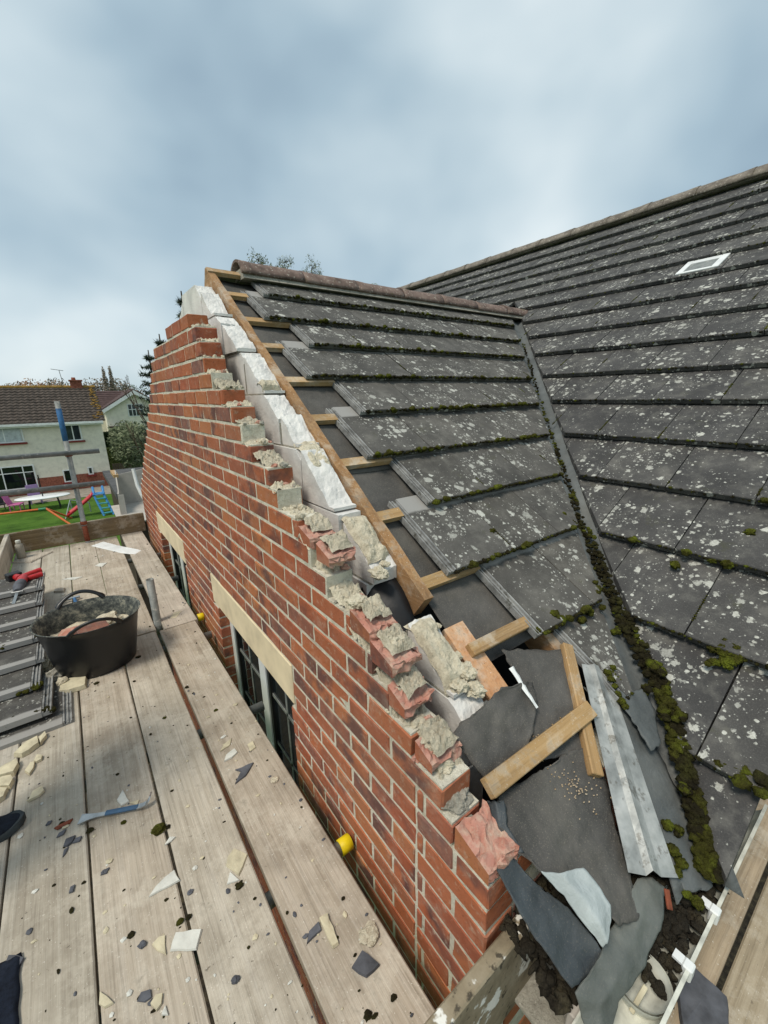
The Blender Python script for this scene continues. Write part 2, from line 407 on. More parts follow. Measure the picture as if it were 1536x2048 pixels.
def mk_tub_in():
    t = NT('tub_inside', .85, .3); co = t.coord(rnd=False)
    t.base(t.ramp(t.noise(co, 26, 6, .75), [(.36, (40, 44, 46)), (.52, (86, 90, 86)), (.66, (150, 148, 132))])); t.bump(t.noise(co, 60, 4), .4, .004); MAT['tub_inside'] = t.m
mk_tub_in()
simple('white_plastic', (226, 228, 226), .35, .5, var=.08, scale=5, bump=.05)
simple('dirty_plastic', (204, 204, 192), .45, .4, var=.3, scale=18, bump=.15)
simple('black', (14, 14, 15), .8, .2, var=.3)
simple('black_plastic', (30, 30, 32), .5, .4, var=.2)
simple('red_plastic', (176, 32, 36), .42, .5, var=.15, scale=30, bump=.05)
simple('blue_paint', (62, 92, 120), .5, .4, var=.2, scale=30, bump=.1)
simple('blue_tube', (58, 104, 150), .6, .3, var=.2, scale=20, bump=.1)
simple('steel', (170, 172, 172), .35, .5, .85, var=.2, scale=30, bump=.1)
simple('yellow_cap', (222, 196, 20), .5, .4, var=.1, scale=20, bump=.05)
simple('rust', (122, 66, 46), .8, .3, var=.35, scale=40, bump=.4)
simple('slate', (86, 88, 94), .75, .3, var=.3, scale=20, bump=.3)
simple('stone_lintel', (216, 200, 168), .85, .2, var=.1, scale=7, bump=.25)
simple('cream_flake', (196, 187, 160), .85, .2, var=.14, scale=25, bump=.35)
simple('pale_flake', (204, 204, 196), .8, .2, var=.12, scale=25, bump=.25)
simple('shoe_upper', (30, 36, 46), .9, .2, var=.3, scale=60, bump=.5)
simple('shoe_sole', (58, 64, 66), .75, .3, var=.2, scale=40, bump=.2)
simple('trouser', (34, 40, 52), .95, .15, var=.3, scale=80, bump=.4)
simple('jacket', (60, 66, 58), .95, .15, var=.25, scale=60, bump=.4)
simple('skin', (196, 150, 126), .6, .3, var=.08, scale=20, bump=.1)
simple('hair', (54, 40, 30), .8, .3, var=.3, scale=80, bump=.5)
simple('plasterboard', (178, 172, 164), .9, .15, var=.08, scale=9, bump=.1)
simple('roof_felt_far', (84, 84, 84), .9, .2, var=.25, scale=5, bump=.2)
simple('render_cream', (224, 217, 200), .95, .1, var=.07, scale=4, bump=.5, bd=.01)
simple('render_pale', (230, 224, 206), .95, .1, var=.06, scale=4, bump=.4, bd=.01)
simple('pantile', (80, 72, 66), .9, .2, var=.3, scale=3, bump=.3, bd=.01)
simple('red_tile', (84, 68, 66), .9, .2, var=.25, scale=3, bump=.3, bd=.01)
simple('lichen_orange', (140, 112, 62), .95, .1, var=.3, scale=6)
simple('house_brick', (140, 86, 70), .9, .2, var=.3, scale=12, bump=.3)
simple('sill_red', (124, 48, 44), .7, .3, var=.15)
simple('curtain', (188, 194, 196), .9, .1, var=.15, scale=6)
simple('pink_plastic', (186, 92, 146), .5, .4, var=.1); simple('lilac', (132, 108, 148), .5, .4, var=.1)
simple('slide_red', (186, 42, 52), .45, .4, var=.12); simple('slide_blue', (64, 132, 190), .45, .4, var=.12); simple('teal', (66, 150, 160), .5, .4, var=.1)
simple('orange_tube', (206, 104, 48), .5, .4, var=.12); simple('green_tube', (70, 140, 100), .5, .4, var=.12); simple('grey_tube', (130, 146, 142), .5, .4, var=.12)
simple('paving', (142, 134, 122), .9, .2, var=.2, scale=3)
simple('fence', (72, 62, 52), .9, .2, var=.3, scale=6, bump=.4)
simple('bark', (86, 74, 62), .95, .1, var=.3, scale=20, bump=.6)
def mk_leaf(name, c0, c1, c2):
    t = NT(name, .75, .25); t.base(t.ramp(t.island(), [(0, c0), (.5, c1), (1, c2)]))
    MAT[name] = t.m
mk_leaf('leaf_conifer', (34, 44, 36), (48, 60, 46), (62, 74, 52)); mk_leaf('leaf_shrub', (72, 84, 58), (104, 112, 82), (128, 132, 104))
mk_leaf('leaf_hedge', (30, 44, 26), (44, 60, 34), (58, 74, 40)); mk_leaf('leaf_hedge_light', (92, 100, 48), (112, 118, 60), (130, 134, 76))
mk_leaf('leaf_autumn', (118, 90, 70), (142, 110, 84), (156, 126, 98)); mk_leaf('leaf_brown', (104, 94, 84), (126, 116, 102), (140, 132, 116))
mk_leaf('leaf_olive', (84, 92, 66), (104, 112, 84), (120, 128, 98))
def mk_glass(name, c, rough=.06):
    t = NT(name, rough, .6); co = t.coord(rnd=False)
    t.base(t.ramp(t.noise(co, 2.2, 3), [(.3, tuple(v * .6 for v in c)), (.7, c)])); MAT[name] = t.m
mk_glass('glass_dark', (26, 32, 36)); mk_glass('glass_far', (58, 66, 72))
def mk_lawn():
    t = NT('lawn', .95, .1); co = t.coord(rnd=False)
    c = t.ramp(t.noise(co, 1.2, 5, .65), [(.25, (54, 78, 30)), (.5, (76, 108, 40)), (.75, (94, 124, 52))])
    c = t.mix(t.ramp(t.noise(co, 40, 3), [(.45, 0), (.7, .4)]), c, (48, 70, 24)); t.base(c); t.bump(t.noise(co, 60, 3), .8, .03); MAT['lawn'] = t.m
mk_lawn()

# ================================================================== SETTING: ground
GZ = -6.0
g = MB(); g.add([(-300,-200,GZ),(300,-200,GZ),(300,600,GZ),(-300,600,GZ)], [(0,1,2,3)])
tag(obj('ground', g, MAT['lawn']), kind='structure')

m = MB(); m.add([(-3.5, -8, GZ + .02), (14, -8, GZ + .02), (14, 10.5, GZ + .02), (-3.5, 10.5, GZ + .02)], [(0,1,2,3)])
tag(obj('path', m, MAT['wet_soil']), kind='structure')  # dark ground sheet added so the gaps between the boards look dark
# ================================================================== GABLE WALL
X0 = .585; CH = .0752; ZB0 = -1.012; YC = .414; YFAR = 5.62
def zb(j): return ZB0 + CH * j
CUT = [(.40,2.40),(.382,2.418),(.309,2.297),(.213,2.236),(.119,2.176),(.047,2.059),(-.008,1.953),(-.091,1.839),(-.169,1.745),(-.24,1.639),(-.292,1.508),(-.368,1.444),(-.429,1.294),(-.506,1.241),(-.582,1.117),(-.626,1.027),(-.758,.821),(-.899,.671),(-.946,.576),(-1.012,.52)]
FAR = [(.40,2.95),(.384,2.982),(.319,3.447),(.244,3.624),(.155,3.757),(-.032,3.994),(-.177,4.248),(-.316,4.451),(-.442,4.692),(-.748,5.185),(-1.0,YFAR)]
def interp(tab, z):
    if z >= tab[0][0]: return tab[0][1]
    for (z0, y0), (z1, y1) in zip(tab, tab[1:]):
        if z >= z1: return y0 + (y1 - y0) * (z0 - z) / (z0 - z1)
    return tab[-1][1]
LZ0, LZ1 = -1.290, -1.0925
LINT = [(1.463, 2.70), (3.495, 4.70)]; OPEN = [(1.50, 2.615), (3.53, 4.625)]; WZ0 = -2.42
rng = random.Random(5)
ends = {}
def row_span(j):
    if j == -1: y0 = .53
    elif j < -1: y0 = YC
    else:
        y0 = interp(CUT, zb(j) + .035) + .012 + rng.uniform(-.016, .016)
    return y0, interp(FAR, zb(j) + .05)
wall = thing('gable_wall', 'red brick gable wall with stepped broken top edge, beside the scaffold boards', 'wall', (X0, 3, GZ))
brick_cache = {}
def brick_mesh(L, k):
    key = (round(L, 3), k)
    if key not in brick_cache:
        rr = random.Random(int(L * 1000) * 10 + k); m = MB()
        m.cbox((-.05125, -L/2 + .0008, -.0318), (.05125, L/2 - .0008, .0318), .0034, jit=.0022, rng=rr)
        brick_cache[key] = m.mesh('brick', MAT['brick'])
    return brick_cache[key]
bricks = []                 # (y0, y1, j)
mort = MB()
for j in range(-66, 19):
    y0, y1 = row_span(j); ends[j] = y0
    zm = zb(j) + CH / 2
    holes = []
    if LZ0 < zm < LZ1: holes = LINT
    elif WZ0 < zm <= LZ0: holes = OPEN
    spans = []; a = y0
    for (p, q) in holes:
        spans.append((a, p)); a = q
    spans.append((a, y1))
    for (p, q) in spans:
        if q - p > .012:
            ztop = zb(j+1) if j < 18 else zb(j+1) - .008
            mort.box((X0 + .0016, p + .004, zb(j) - (.004 if j == -66 else 0)), (X0 + .099, q - .004, ztop - .0003))
    # brick positions
    pos = []
    if j <= -1:
        if j % 2: pos += [(YC, .629), (.639, .660)]
        else: pos += [(YC, .5165), (.5265, .660)]
        s0 = .668
    else: s0 = .668
    off = 0 if j % 2 else -.1125
    y = s0 + off
    while y < y1:
        pos.append((y, y + .215)); y += .225
    if j > -1: pos = [(-.5 + .668 + off - .06, s0 + off - .01)] + pos
    for (p, q) in pos:
        if j <= -1 and q <= s0 + off + .001 and p > .66: continue
        if j <= -1 and p < .66 and q > .668: p = .668
        for (sa, sb) in spans:
            a_ = max(p, sa); b_ = min(q, sb)
            if b_ - a_ > .018: bricks.append((a_, b_, j))
def bsize(b):
    y = (b[0] + b[1]) / 2; z = zb(b[2]); d = math.sqrt(.34 + y*y + z*z)
    return (b[1] - b[0]) / (d ** 3)
vis = [b for b in bricks if b[2] > -9 or (b[2] > -14 and b[0] < 1.2)]
vis.sort(key=bsize, reverse=True)
# those hidden below the boards are left to the joined part
def hidden_low(b): return zb(b[2]) < -1.50 - .36 * max(0, (b[0] - .3)) * .1 - .25
big = [b for b in vis if not hidden_low(b)][:296]
bigset = set(big)
for b in big:
    L = b[1] - b[0]; M = Matrix.Translation((X0 + .05125 + rng.uniform(-.0024, -.0006), (b[0]+b[1])/2, zb(b[2]) + .005 + .0325 + rng.uniform(-.001, .001))) @ Euler((rng.uniform(-.004,.004), 0, rng.uniform(-.004,.004))).to_matrix().to_4x4()
    link('brick', brick_mesh(L, rng.randrange(4)), wall, M)
rest = MB()
for b in bricks:
    if b in bigset: continue
    dxx = rng.uniform(-.0022, -.0006)
    if b[2] > -12: rest.cbox((X0 + dxx, b[0], zb(b[2]) + .005), (X0 + .1025, b[1], zb(b[2]) + .070), .003)
    else: rest.box((X0 + dxx, b[0], zb(b[2]) + .005), (X0 + .1025, b[1], zb(b[2]) + .070))
tag(obj('bricks', rest, MAT['brick'], wall), kind='stuff')
obj('mortar', mort, MAT['mortar'], wall)
for (p, q) in LINT:
    m = MB(); m.cbox((X0 - .002, p + .004, LZ0), (X0 + .1, q - .004, LZ1), .004); obj('lintel', m, MAT['stone_lintel'], wall)
# windows in the openings: white plastic frame, mullion, glazing bars, dark panes
for (p, q) in OPEN:
    xw = X0 + .060; z0, z1 = WZ0, LZ0 - .002; fw = .055; win = MB()
    win.cbox((xw, p, z0), (xw + .06, p + fw, z1), .004); win.cbox((xw, q - fw, z0), (xw + .06, q, z1), .004)
    win.cbox((xw + .001, p + fw, z1 - fw), (xw + .059, q - fw, z1), .004); win.cbox((xw + .001, p + fw, z0), (xw + .059, q - fw, z0 + fw), .004)
    wo_ = obj('window', win, MAT['white_plastic'], wall)
    mid = (p + q) / 2
    m = MB(); m.cbox((xw + .001, mid - .045, z0 + fw), (xw + .059, mid + .045, z1 - fw), .004); obj('mullion', m, MAT['white_plastic'], wo_)
    for (a, b_) in ((p + fw, mid - .045), (mid + .045, q - fw)):
        m = MB()
        for (c0, c1, d0, d1) in ((a, a + .03, z0 + fw, z1 - fw), (b_ - .03, b_, z0 + fw, z1 - fw)): m.box((xw + .012, c0, d0), (xw + .05, c1, d1))
        obj('sash', m, MAT['black_plastic'], wo_)
        m = MB(); m.box((xw + .028, a + .03, z0 + fw), (xw + .034, b_ - .03, z1 - fw)); obj('pane', m, MAT['glass_dark'], wo_)
        for zz in (-1.62, -1.95):
            m = MB(); m.box((xw + .022, a + .03, zz), (xw + .027, b_ - .03, zz + .018)); obj('glazing_bar', m, MAT['tube_steel'], wo_)
        m = MB(); m.box((xw + .022, (a + b_) / 2 - .009, z0 + fw), (xw + .0268, (a + b_) / 2 + .009, z1 - fw)); obj('glazing_bar', m, MAT['tube_steel'], wo_)
# mortar left on the cut steps + broken brick ends
def lump(pc, dims, seed, mat='mortar_lump', name='mortar_lump', parent=wall, sub=4, rough=.42):
    m = MB(); m.rock(pc, dims, seed, sub, rough, freq=1.9); return obj(name, m, MAT[mat], parent)
def patch(x0, x1, y0, y1, z, lift, seed, mat, parent, name='mortar_bed', tilt=0):
    nx, ny = max(8, int((x1 - x0) / .006)), max(8, int((y1 - y0) / .006)); vs = []; fs = []
    for a in range(nx + 1):
        for k in range(ny + 1):
            x = x0 + (x1 - x0) * a / nx; y = y0 + (y1 - y0) * k / ny
            e1 = min(1, min(a / nx, 1 - a / nx) * 5); e2 = min(1, min(k / ny, 1 - k / ny) * 5)
            q = Vector((x, y, 0)); n1_ = mn.noise(q * 34 + Vector((seed, 0, 0))); n2_ = mn.noise(q * 85 + Vector((0, seed, 0))); n3_ = abs(mn.noise(q * 150 + Vector((0, 0, seed))))
            h = lift * (.55 + .9 * n1_ + .45 * n2_ - .35 * n3_) + .007 * n2_ - .006 * n3_
            ed = min(1, e1 + .4 + .8 * n1_) * min(1, e2 + .3 + .8 * n1_)
            h = h * max(0, ed) - .012 * (1 - max(0, min(1, ed)))
            vs.append((x + .004 * n2_, y + .004 * n1_, z + h + tilt * (y - y0)))
    for a in range(nx):
        for k in range(ny): b = a * (ny + 1) + k; fs.append((b, b + 1, b + ny + 2, b + ny + 1))
    m = MB(); m.add(vs, fs); return obj(name, m, MAT[mat], parent)
for j in range(0, 18):
    ya, yb = ends[j], ends[j+1]; zt = zb(j) + .0705
    patch(X0 + rng.uniform(-.004, .012), X0 + .1035, min(ya, yb) + rng.uniform(.0, .02), yb + .03, zt, rng.uniform(.012, .026), j * 3.7 + 1, rng.choice(['mortar_lump', 'mortar_lump', 'mortar_buff']), wall, tilt=rng.uniform(.0, .35))
    for q in range(rng.randrange(3, 8)):
        s_ = rng.uniform(.004, .013); lump((X0 + rng.uniform(.005, .098), rng.uniform(min(ya, yb), yb + .02), zt + .006 + s_ * .4), (s_ * 1.3, s_ * 1.2, s_), j * 17 + q * 3 + 60, rng.choice(['mortar_lump', 'mortar_buff', 'broken_brick', 'mortar_grey']), sub=2, rough=.7)
# split (fractured) bricks on the lower part of the cut, pale pink inside
def broken(y, z, dims, seed, mat='broken_brick'):
    rr = random.Random(seed); bm = bmesh.new(); bmesh.ops.create_cube(bm, size=1)
    bmesh.ops.subdivide_edges(bm, edges=bm.edges, cuts=7, use_grid_fill=True)
    for v in bm.verts:
        p = v.co.copy(); q = Vector((p.x * dims[0], p.y * dims[1], p.z * dims[2]))
        # slanted fracture: the top falls towards -y
        if p.z > 0: q.z -= (.5 - p.y) * dims[2] * .50 * (p.z * 2)
        if p.x > -.49: q += Vector([mn.noise(p * 3.1 + Vector((seed, k * 7, 0))) * .013 + mn.noise(p * 7.1 + Vector((seed, k * 7, 0))) * .008 + mn.noise(p * 17 + Vector((seed, k * 7, 0))) * .003 for k in range(3)])
        v.co = q + Vector((X0 + .052, y, z))
    bm.normal_update()
    for f in bm.faces: f.material_index = 1 if f.normal.x < -.85 else 0
    me = bpy.data.meshes.new('broken_brick'); bm.to_mesh(me); bm.free(); me.materials.append(MAT[mat]); me.materials.append(MAT['brick']); return link('broken_brick', me, wall)
for k, (px, py, dy_, dz_) in enumerate([(610,1062,.11,.066),(648,1100,.10,.062),(722,1240,.125,.07),(765,1305,.125,.07),(795,1390,.09,.066),(850,1500,.08,.06)]):
    p = at_x(px, py, X0 + .01); broken(p.y - .004, p.z - .015, (.102, dy_ * .82, dz_ * .92), 31 + k); patch(X0 + .02, X0 + .10, p.y - .035, p.y + .045, p.z + dz_ * .18, .012, 50 + k * 2.3, 'mortar_buff', wall, tilt=.35)
p = at_x(950, 1690, X0 + .01); broken(.47, -1.045, (.104, .105, .070), 77)
for k, (px, py, s_) in enumerate([(905,1590,.055),(890,1560,.04),(860,1470,.045),(835,1440,.04),(880,1520,.045),(800,1360,.04),(780,1275,.04),(905,1620,.04),(935,1640,.03),(690,1190,.05),(720,1195,.04),(655,1170,.035),(870,1490,.032)]):
    p = at_x(px, py, X0 + .045); lump((p.x + rng.uniform(-.01, .02), p.y, p.z - .012), (s_ * .8, s_ * .7, s_ * .5), 200 + k, 'mortar_grey' if k in (0, 7, 8) else 'mortar_lump', rough=.38)

# return wall under the eaves (near end of the wing) and cavity closer
m = MB(); mo = MB()
for j in range(-66, -1):
    off = .1125 if j % 2 else 0; x = X0 + .1125 + off - .225
    while x < 2.6:
        a, b_ = max(x, X0 + (.1125 if (j % 2 == 0) else .225) * 1), x + .215
        if b_ - a > .03: m.box((a, YC, zb(j) + .005), (b_, YC + .1, zb(j) + .070))
        x += .225
    mo.box((X0 + .1035, YC + .0035, zb(j)), (2.6, YC + .097, zb(j+1) - .0003))
ew = thing('eaves_wall', 'brick side wall below the torn eaves felt and white gutter', 'wall', (1.5, YC, GZ))
tag(obj('bricks', m, MAT['brick'], ew), kind='stuff'); obj('mortar', mo, MAT['mortar'], ew)

# ================================================================== INNER BLOCK LEAF
XO, XI = .7625, .8625
leaf = thing('block_wall', 'white aerated block inner wall cut along the roof slope behind the brick gable', 'wall', (XO, 3, GZ))
beds = [-1.08, -.86, -.64, -.42, -.205, .018, .227, .437, .655]
def hf_box(xs, ys, top, zbot):
    m = MB(); nx, ny = len(xs), len(ys)
    vs = [(x, y, top(x, y)) for x in xs for y in ys] + [(x, y, zbot) for x in xs for y in ys]
    I = lambda i, j, b=0: b * nx * ny + i * ny + j
    fs = []
    for i in range(nx-1):
        for j in range(ny-1):
            fs.append((I(i,j), I(i+1,j), I(i+1,j+1), I(i,j+1))); fs.append((I(i,j,1), I(i,j+1,1), I(i+1,j+1,1), I(i+1,j,1)))
    for i in range(nx-1):
        fs.append((I(i,0), I(i,0,1), I(i+1,0,1), I(i+1,0))); fs.append((I(i,ny-1), I(i+1,ny-1), I(i+1,ny-1,1), I(i,ny-1,1)))
    for j in range(ny-1):
        fs.append((I(0,j), I(0,j+1), I(0,j+1,1), I(0,j,1))); fs.append((I(nx-1,j), I(nx-1,j,1), I(nx-1,j+1,1), I(nx-1,j+1)))
    return m.add(vs, fs)
bl_lens = [.22, .215, .20, .26, .17, .24, .20, .22]
MJ = MB()
for k, (b0, b1) in enumerate(zip(beds, beds[1:])):
    yn = 3 - (.776 - b0) / T + .012
    if k == 2: yn = 1.10
    if k == 0: yn = .665
    y = yn; first = True
    ymax = min(5.4, 3 + (.776 - b0) / T - .03)
    n_ = 0
    while y < ymax - .05:
        L = bl_lens[k] if first else .44
        if k == 1 and n_ == 1: y = 1.13
        ye = min(y + L, ymax); sd_ = k * 7.7 + n_ * 2.1
        if 5.0 > y and n_ < 4:
            nyy = max(8, int((ye - y) / .010)); ys = [y + (ye - .008 - y) * i / nyy for i in range(nyy + 1)]
            xs = [XO + (XI - XO) * i / 10 for i in range(11)]
            bo, bs, bx, bym = rng.uniform(-.026, .020), rng.uniform(-.16, .22), rng.uniform(-.010, .008), (y + ye) / 2
            xs = [q + bx for q in xs]
            def top(x, yy, sd_=sd_, b1=b1, b0=b0, bo=bo, bs=bs, bym=bym):
                rake = .776 - T * abs(yy - 3) - .006 + bo + bs * (yy - bym) - (.07 if yy < .66 else 0)
                nz = mn.noise(Vector((x * 22 + sd_, yy * 17, 3))) * .012 + mn.noise(Vector((x * 60, yy * 55, sd_))) * .006 + mn.noise(Vector((x * 150, yy * 140, sd_))) * .003
                if rake + nz < b1 - .008: return max(b0 + .012, rake + nz)
                return b1 - .008
            obj('block', hf_box(xs, ys, top, b0), MAT['block'], leaf)
        y = ye; first = False; n_ += 1
    MJ.box((XO + .003, max(yn + .02, .66), b0 - .0085), (XI - .003, ymax, b0 - .0005))
    for i in range(1):
        yj = yn + bl_lens[k] - .008
        if yj < ymax: MJ.box((XO + .003, yj + .0005, b0 + .001), (XI - .003, yj + .0075, min(b1 - .01, .776 - T * abs(yj - 3) - .03)))
obj('mortar', MJ, MAT['mortar_grey'], leaf)
m = MB(); m.box((XO, .66, -2.4), (XI, 5.4, -1.0893)); obj('lower_leaf', m, MAT['block'], leaf)
# mortar bedding left on the cut blocks (creamy), heavy near the eaves
def smear(y0, y1, seed, lift=.012, x0=XO + .002, x1=XI - .002):
    nx, ny = 12, max(10, int((y1 - y0) / .008)); vs = []; fs = []
    for i in range(nx + 1):
        for k in range(ny + 1):
            x = x0 + (x1 - x0) * i / nx; y = y0 + (y1 - y0) * k / ny
            e_ = min(i / nx, 1 - i / nx, .25) * 4; e2 = min(k / ny, 1 - k / ny, .2) * 5
            n_ = mn.noise(Vector((x * 30, y * 26, seed))) ; n2 = mn.noise(Vector((x * 90, y * 80, seed)))
            h = (lift + .013 * n_ + .006 * n2) * min(1, e_ + .35) * min(1, e2 + .1) - .022 * (1 - min(1, e_ + .5 + .5 * n_)) - .03 * (1 - min(1, e2 + .35 + .6 * n_))
            vs.append(tuple(Vector((x, y, rt(y))) + NW * h))
    for i in range(nx):
        for k in range(ny): a = i * (ny + 1) + k; fs.append((a, a + 1, a + ny + 2, a + ny + 1))
    m = MB(); m.add(vs, fs); obj('mortar_bed', m, MAT['mortar_lump'], leaf)
for k, (a, b_) in enumerate([(1.50, 1.66), (1.12, 1.30), (1.96, 2.02), (.72, .92)]): smear(a, b_, 3.3 * k + 1, .014 if k != 3 else .022)
for k, (px, py, s_) in enumerate([(930,1345,.030),(950,1380,.028),(915,1372,.026),(940,1300,.014),(755,1150,.028),(735,1152,.022),(885,1250,.010),(640,905,.016),(770,1130,.016)]):
    p = at_w(px, py, .0); p.x = min(XI, max(XO + .01, p.x)); mm = MB(); mm.rock((p.x, p.y, rt(p.y) + .004), (s_, s_ * 1.1, s_ * .7), 400 + k, 4, .45, freq=1.8); obj('mortar_lump', mm, MAT['mortar_lump'], leaf)
# black cavity tray draped over the gap between the leaves
P = []
for i in range(9):
    y = 1.16 - i * .034; row = []
    for k in range(7):
        f = k / 6; x = .69 + (.86 - .69) * f
        z = rt(y) - .060 - .16 * (1 - f) ** 1.5 - .05 * max(0, min(1, (1.05 - y) / .08)) + .012 * mn.noise(Vector((x * 20, y * 14, 2)))
        row.append((x, y, z))
    P.append(row)
m = MB(); m.grid(P, True, .002); tag(obj('cavity_tray', m, MAT['black_plastic'], leaf), 'black plastic tray sheet in the wall cavity')

# ================================================================== WING ROOF
roof = thing('wing_roof', 'stripped end of lichen spotted grey tiled wing roof with ridge, battens and felt showing', 'roof', (2.2, 1.6, -1.3))
def slope_box(x0, x1, ya, yb, h0, h1):            # box lying on the wing slope
    m = MB(); vs = []
    for x in (x0, x1):
        for (y, h) in ((ya, h0), (yb, h0), (yb, h1), (ya, h1)):
            vs.append(tuple(Vector((x, y, rt(y))) + NW * h))
    return m.add(vs, [(0,1,2,3),(7,6,5,4),(0,4,5,1),(1,5,6,2),(2,6,7,3),(3,7,4,0)])
# verge rafter with a waney, hand-hacked edge
P = []
N_ = 46
m = MB(); vs = []
for i in range(N_ + 1):
    y = 3.0 - (3.0 - .955) * i / N_
    wv = mn.noise(Vector((y * 5.5, 0, 1))) * .007; w2 = mn.noise(Vector((y * 7.5, 3, 1))) * .009
    for (x, h) in ((.870 + w2, .006 + wv), (.914 + w2 * .5, .006 - wv * .6), (.914, -.105), (.870, -.105)):
        vs.append(tuple(Vector((x, y, rt(y))) + NW * h))
fs = [(4*i+k, 4*i+(k+1) % 4, 4*i+4+(k+1) % 4, 4*i+4+k) for i in range(N_) for k in range(4)] + [(0,1,2,3), tuple(4*N_+q for q in (3,2,1,0))]
m.add(vs, fs); obj('rafter', m, MAT['rafter'], roof)
m = slope_box(.885, .975, .865, .635, -.085, -.012); tag(obj('rafter', m, MAT['fresh_timber'], roof), 'freshly cut pale rafter end')
m = slope_box(1.27, 1.315, 2.98, .62, -.125, -.024); obj('rafter', m, MAT['rafter'], roof)
m = MB(); m.box((XI + .002, .60, -1.52), (4.2, 5.4, -1.48)); obj('loft_dark_sheet', m, MAT['black'], roof)  # black sheet added under the roof so its open holes look dark
# felt underlay (upper sheets, each lapping the one below)
def felt_strip(y_top, y_bot, x_l, h, seed):
    rows = []
    for i in range(15):
        y = y_top + (y_bot - y_top) * i / 14; row = []
        xr = min(1.05 + y, 4.0)
        for k in range(25):
            x = x_l + (xr - x_l) * (k / 24) ** 1.5
            hh = h - .012 * math.sin(min(1, max(0, (x - .915) / .36)) * math.pi) + .005 * mn.noise(Vector((x * 5, y * 5, seed)))
            row.append(Vector((x, y, rt(y))) + NW * hh)
        rows.append(row)
    m = MB(); m.grid(rows, True, -.002); obj('underlay', m, MAT['felt'], roof)
felt_strip(3.0, 2.28, .905, -.046, 1); felt_strip(2.36, 1.50, .905, -.042, 2); felt_strip(1.58, .98, .905, -.046, 3); felt_strip(1.03, .74, .915, -.042, 4)
# battens
XL = [1.141, 1.034, 1.190, 1.028, 1.185, 1.043, 1.173, 1.028, 1.196, 1.318]
YT = [2.758, 2.511, 2.282, 2.02, 1.766, 1.512, 1.254, .988, .715, .470]
for i, yt in enumerate(YT[:9]):
    yb = yt - .0 + (.245 if False else .0)
    xr = XL[i + 1] + .012
    if i == 8: continue
    m = slope_box(.918 + rng.uniform(0, .01), xr, yt + .040, yt + .002, -.036, -.011); obj('batten', m, MAT['batten'], roof)
m = slope_box(.905, 1.10, 3.0, 2.962, -.012, .014); obj('batten', m, MAT['batten'], roof)
m = slope_box(.872, .905, 3.0, 2.96, -.06, .016); obj('batten_end', m, MAT['batten'], roof)
# the batten just above the loose felt, and the long one nailed across the eaves
def beam(p0, p1, wd, th, mat, name, parent=None, up=NW, label=None):
    p0, p1 = Vector(p0), Vector(p1); t = (p1 - p0); L = t.length; t.normalize(); s = up.cross(t).normalized(); u = t.cross(s)
    M = Matrix((( t.x, s.x, u.x, p0.x), (t.y, s.y, u.y, p0.y), (t.z, s.z, u.z, p0.z), (0,0,0,1)))
    m = MB(); m.cbox((0, -wd/2, -th/2), (L, wd/2, th/2), min(.0025, th * .2)); return obj(name, m, MAT[mat], parent, M)
beam(at_w(940, 1302, .0), at_w(1052, 1245, .0), .042, .026, 'batten', 'batten', roof)
beam(at_w(975, 1578, .012), at_w(1180, 1418, .012), .050, .026, 'batten', 'batten', roof)
beam(at_w(1132, 1290, -.002), at_w(1192, 1552, -.002), .040, .026, 'batten', 'batten', roof)
# ---- tiles
TW, TL, TT = .337, .415, .030
def tile_mesh(w_=TW, strip=False, seed=0, name='tile', mat='tile_wing'):
    rr = random.Random(seed); m = MB(); g_ = .0048
    n = 8; vs = []; fs = []
    # tail edge slightly ragged, faint camber
    top = []; bot = []
    for i in range(n + 1):
        u = g_/2 + (w_ - g_) * i / n
        tl = rr.uniform(-.0022, .0022)
        vs += [(u, tl + .003, 0), (u, tl, -.0035), (u, tl + .001, -TT), (u, TL, -TT), (u, TL, -.001)]
    for i in range(n):
        for k in range(5):
            a = i*5+k; b = i*5+(k+1) % 5; fs.append((a, b, b+5, a+5))
    fs += [(0,4,3,2,1), tuple(n*5+q for q in (0,1,2,3,4))]
    m.add(vs, fs)
    if strip:
        nb = len(m.f)
        for (u0, u1, h) in ((-.036, .002, -.0125), (-.036, -.031, -.004), (-.0215, -.0165, -.006), (-.006, .002, -.003)):
            m.box((u0, .004, -TT + .001 if h < -.012 else -.0127), (u1, TL - .002, h))
    me = m.mesh(name, [MAT[mat], MAT['tile_rail']])
    if strip:
        for p_ in me.polygons[nb:]: p_.material_index = 1
    return me
TILT = .036 / .31
def slope_M(o, u, n):                    # frame: u along the course, v up the slope, w outward; head dips
    u = u.normalized(); v = n.cross(u).normalized()
    M = Matrix(((u.x, v.x, n.x, o.x), (u.y, v.y, n.y, o.y), (u.z, v.z, n.z, o.z), (0,0,0,1)))
    return M @ Matrix.Rotation(-TILT, 4, 'X')
tm_full = [tile_mesh(seed=k) for k in range(5)]; tm_edge = [tile_mesh(seed=20 + k, strip=True) for k in range(3)]
def clip_mesh(me, M, planes, name, mat):
    bm = bmesh.new(); bm.from_mesh(me); Mi = M.inverted()
    for (co, no) in planes:
        lc = Mi @ co; ln = (Mi.to_3x3() @ no)
        g_ = bm.verts[:] + bm.edges[:] + bm.faces[:]
        r_ = bmesh.ops.bisect_plane(bm, geom=g_, plane_co=lc, plane_no=ln, clear_outer=True)
        ed = [e_ for e_ in r_['geom_cut'] if isinstance(e_, bmesh.types.BMEdge)]
        if ed: bmesh.ops.holes_fill(bm, edges=ed)
    if not bm.faces: bm.free(); return None
    ar = sum(f.calc_area() for f in bm.faces)
    if ar < .004: bm.free(); return None
    m2 = bpy.data.meshes.new(name); bm.to_mesh(m2); bm.free(); [m2.materials.append(q) for q in me.materials]; return m2
def wing_z(y): return .806 - T * (3 - y)
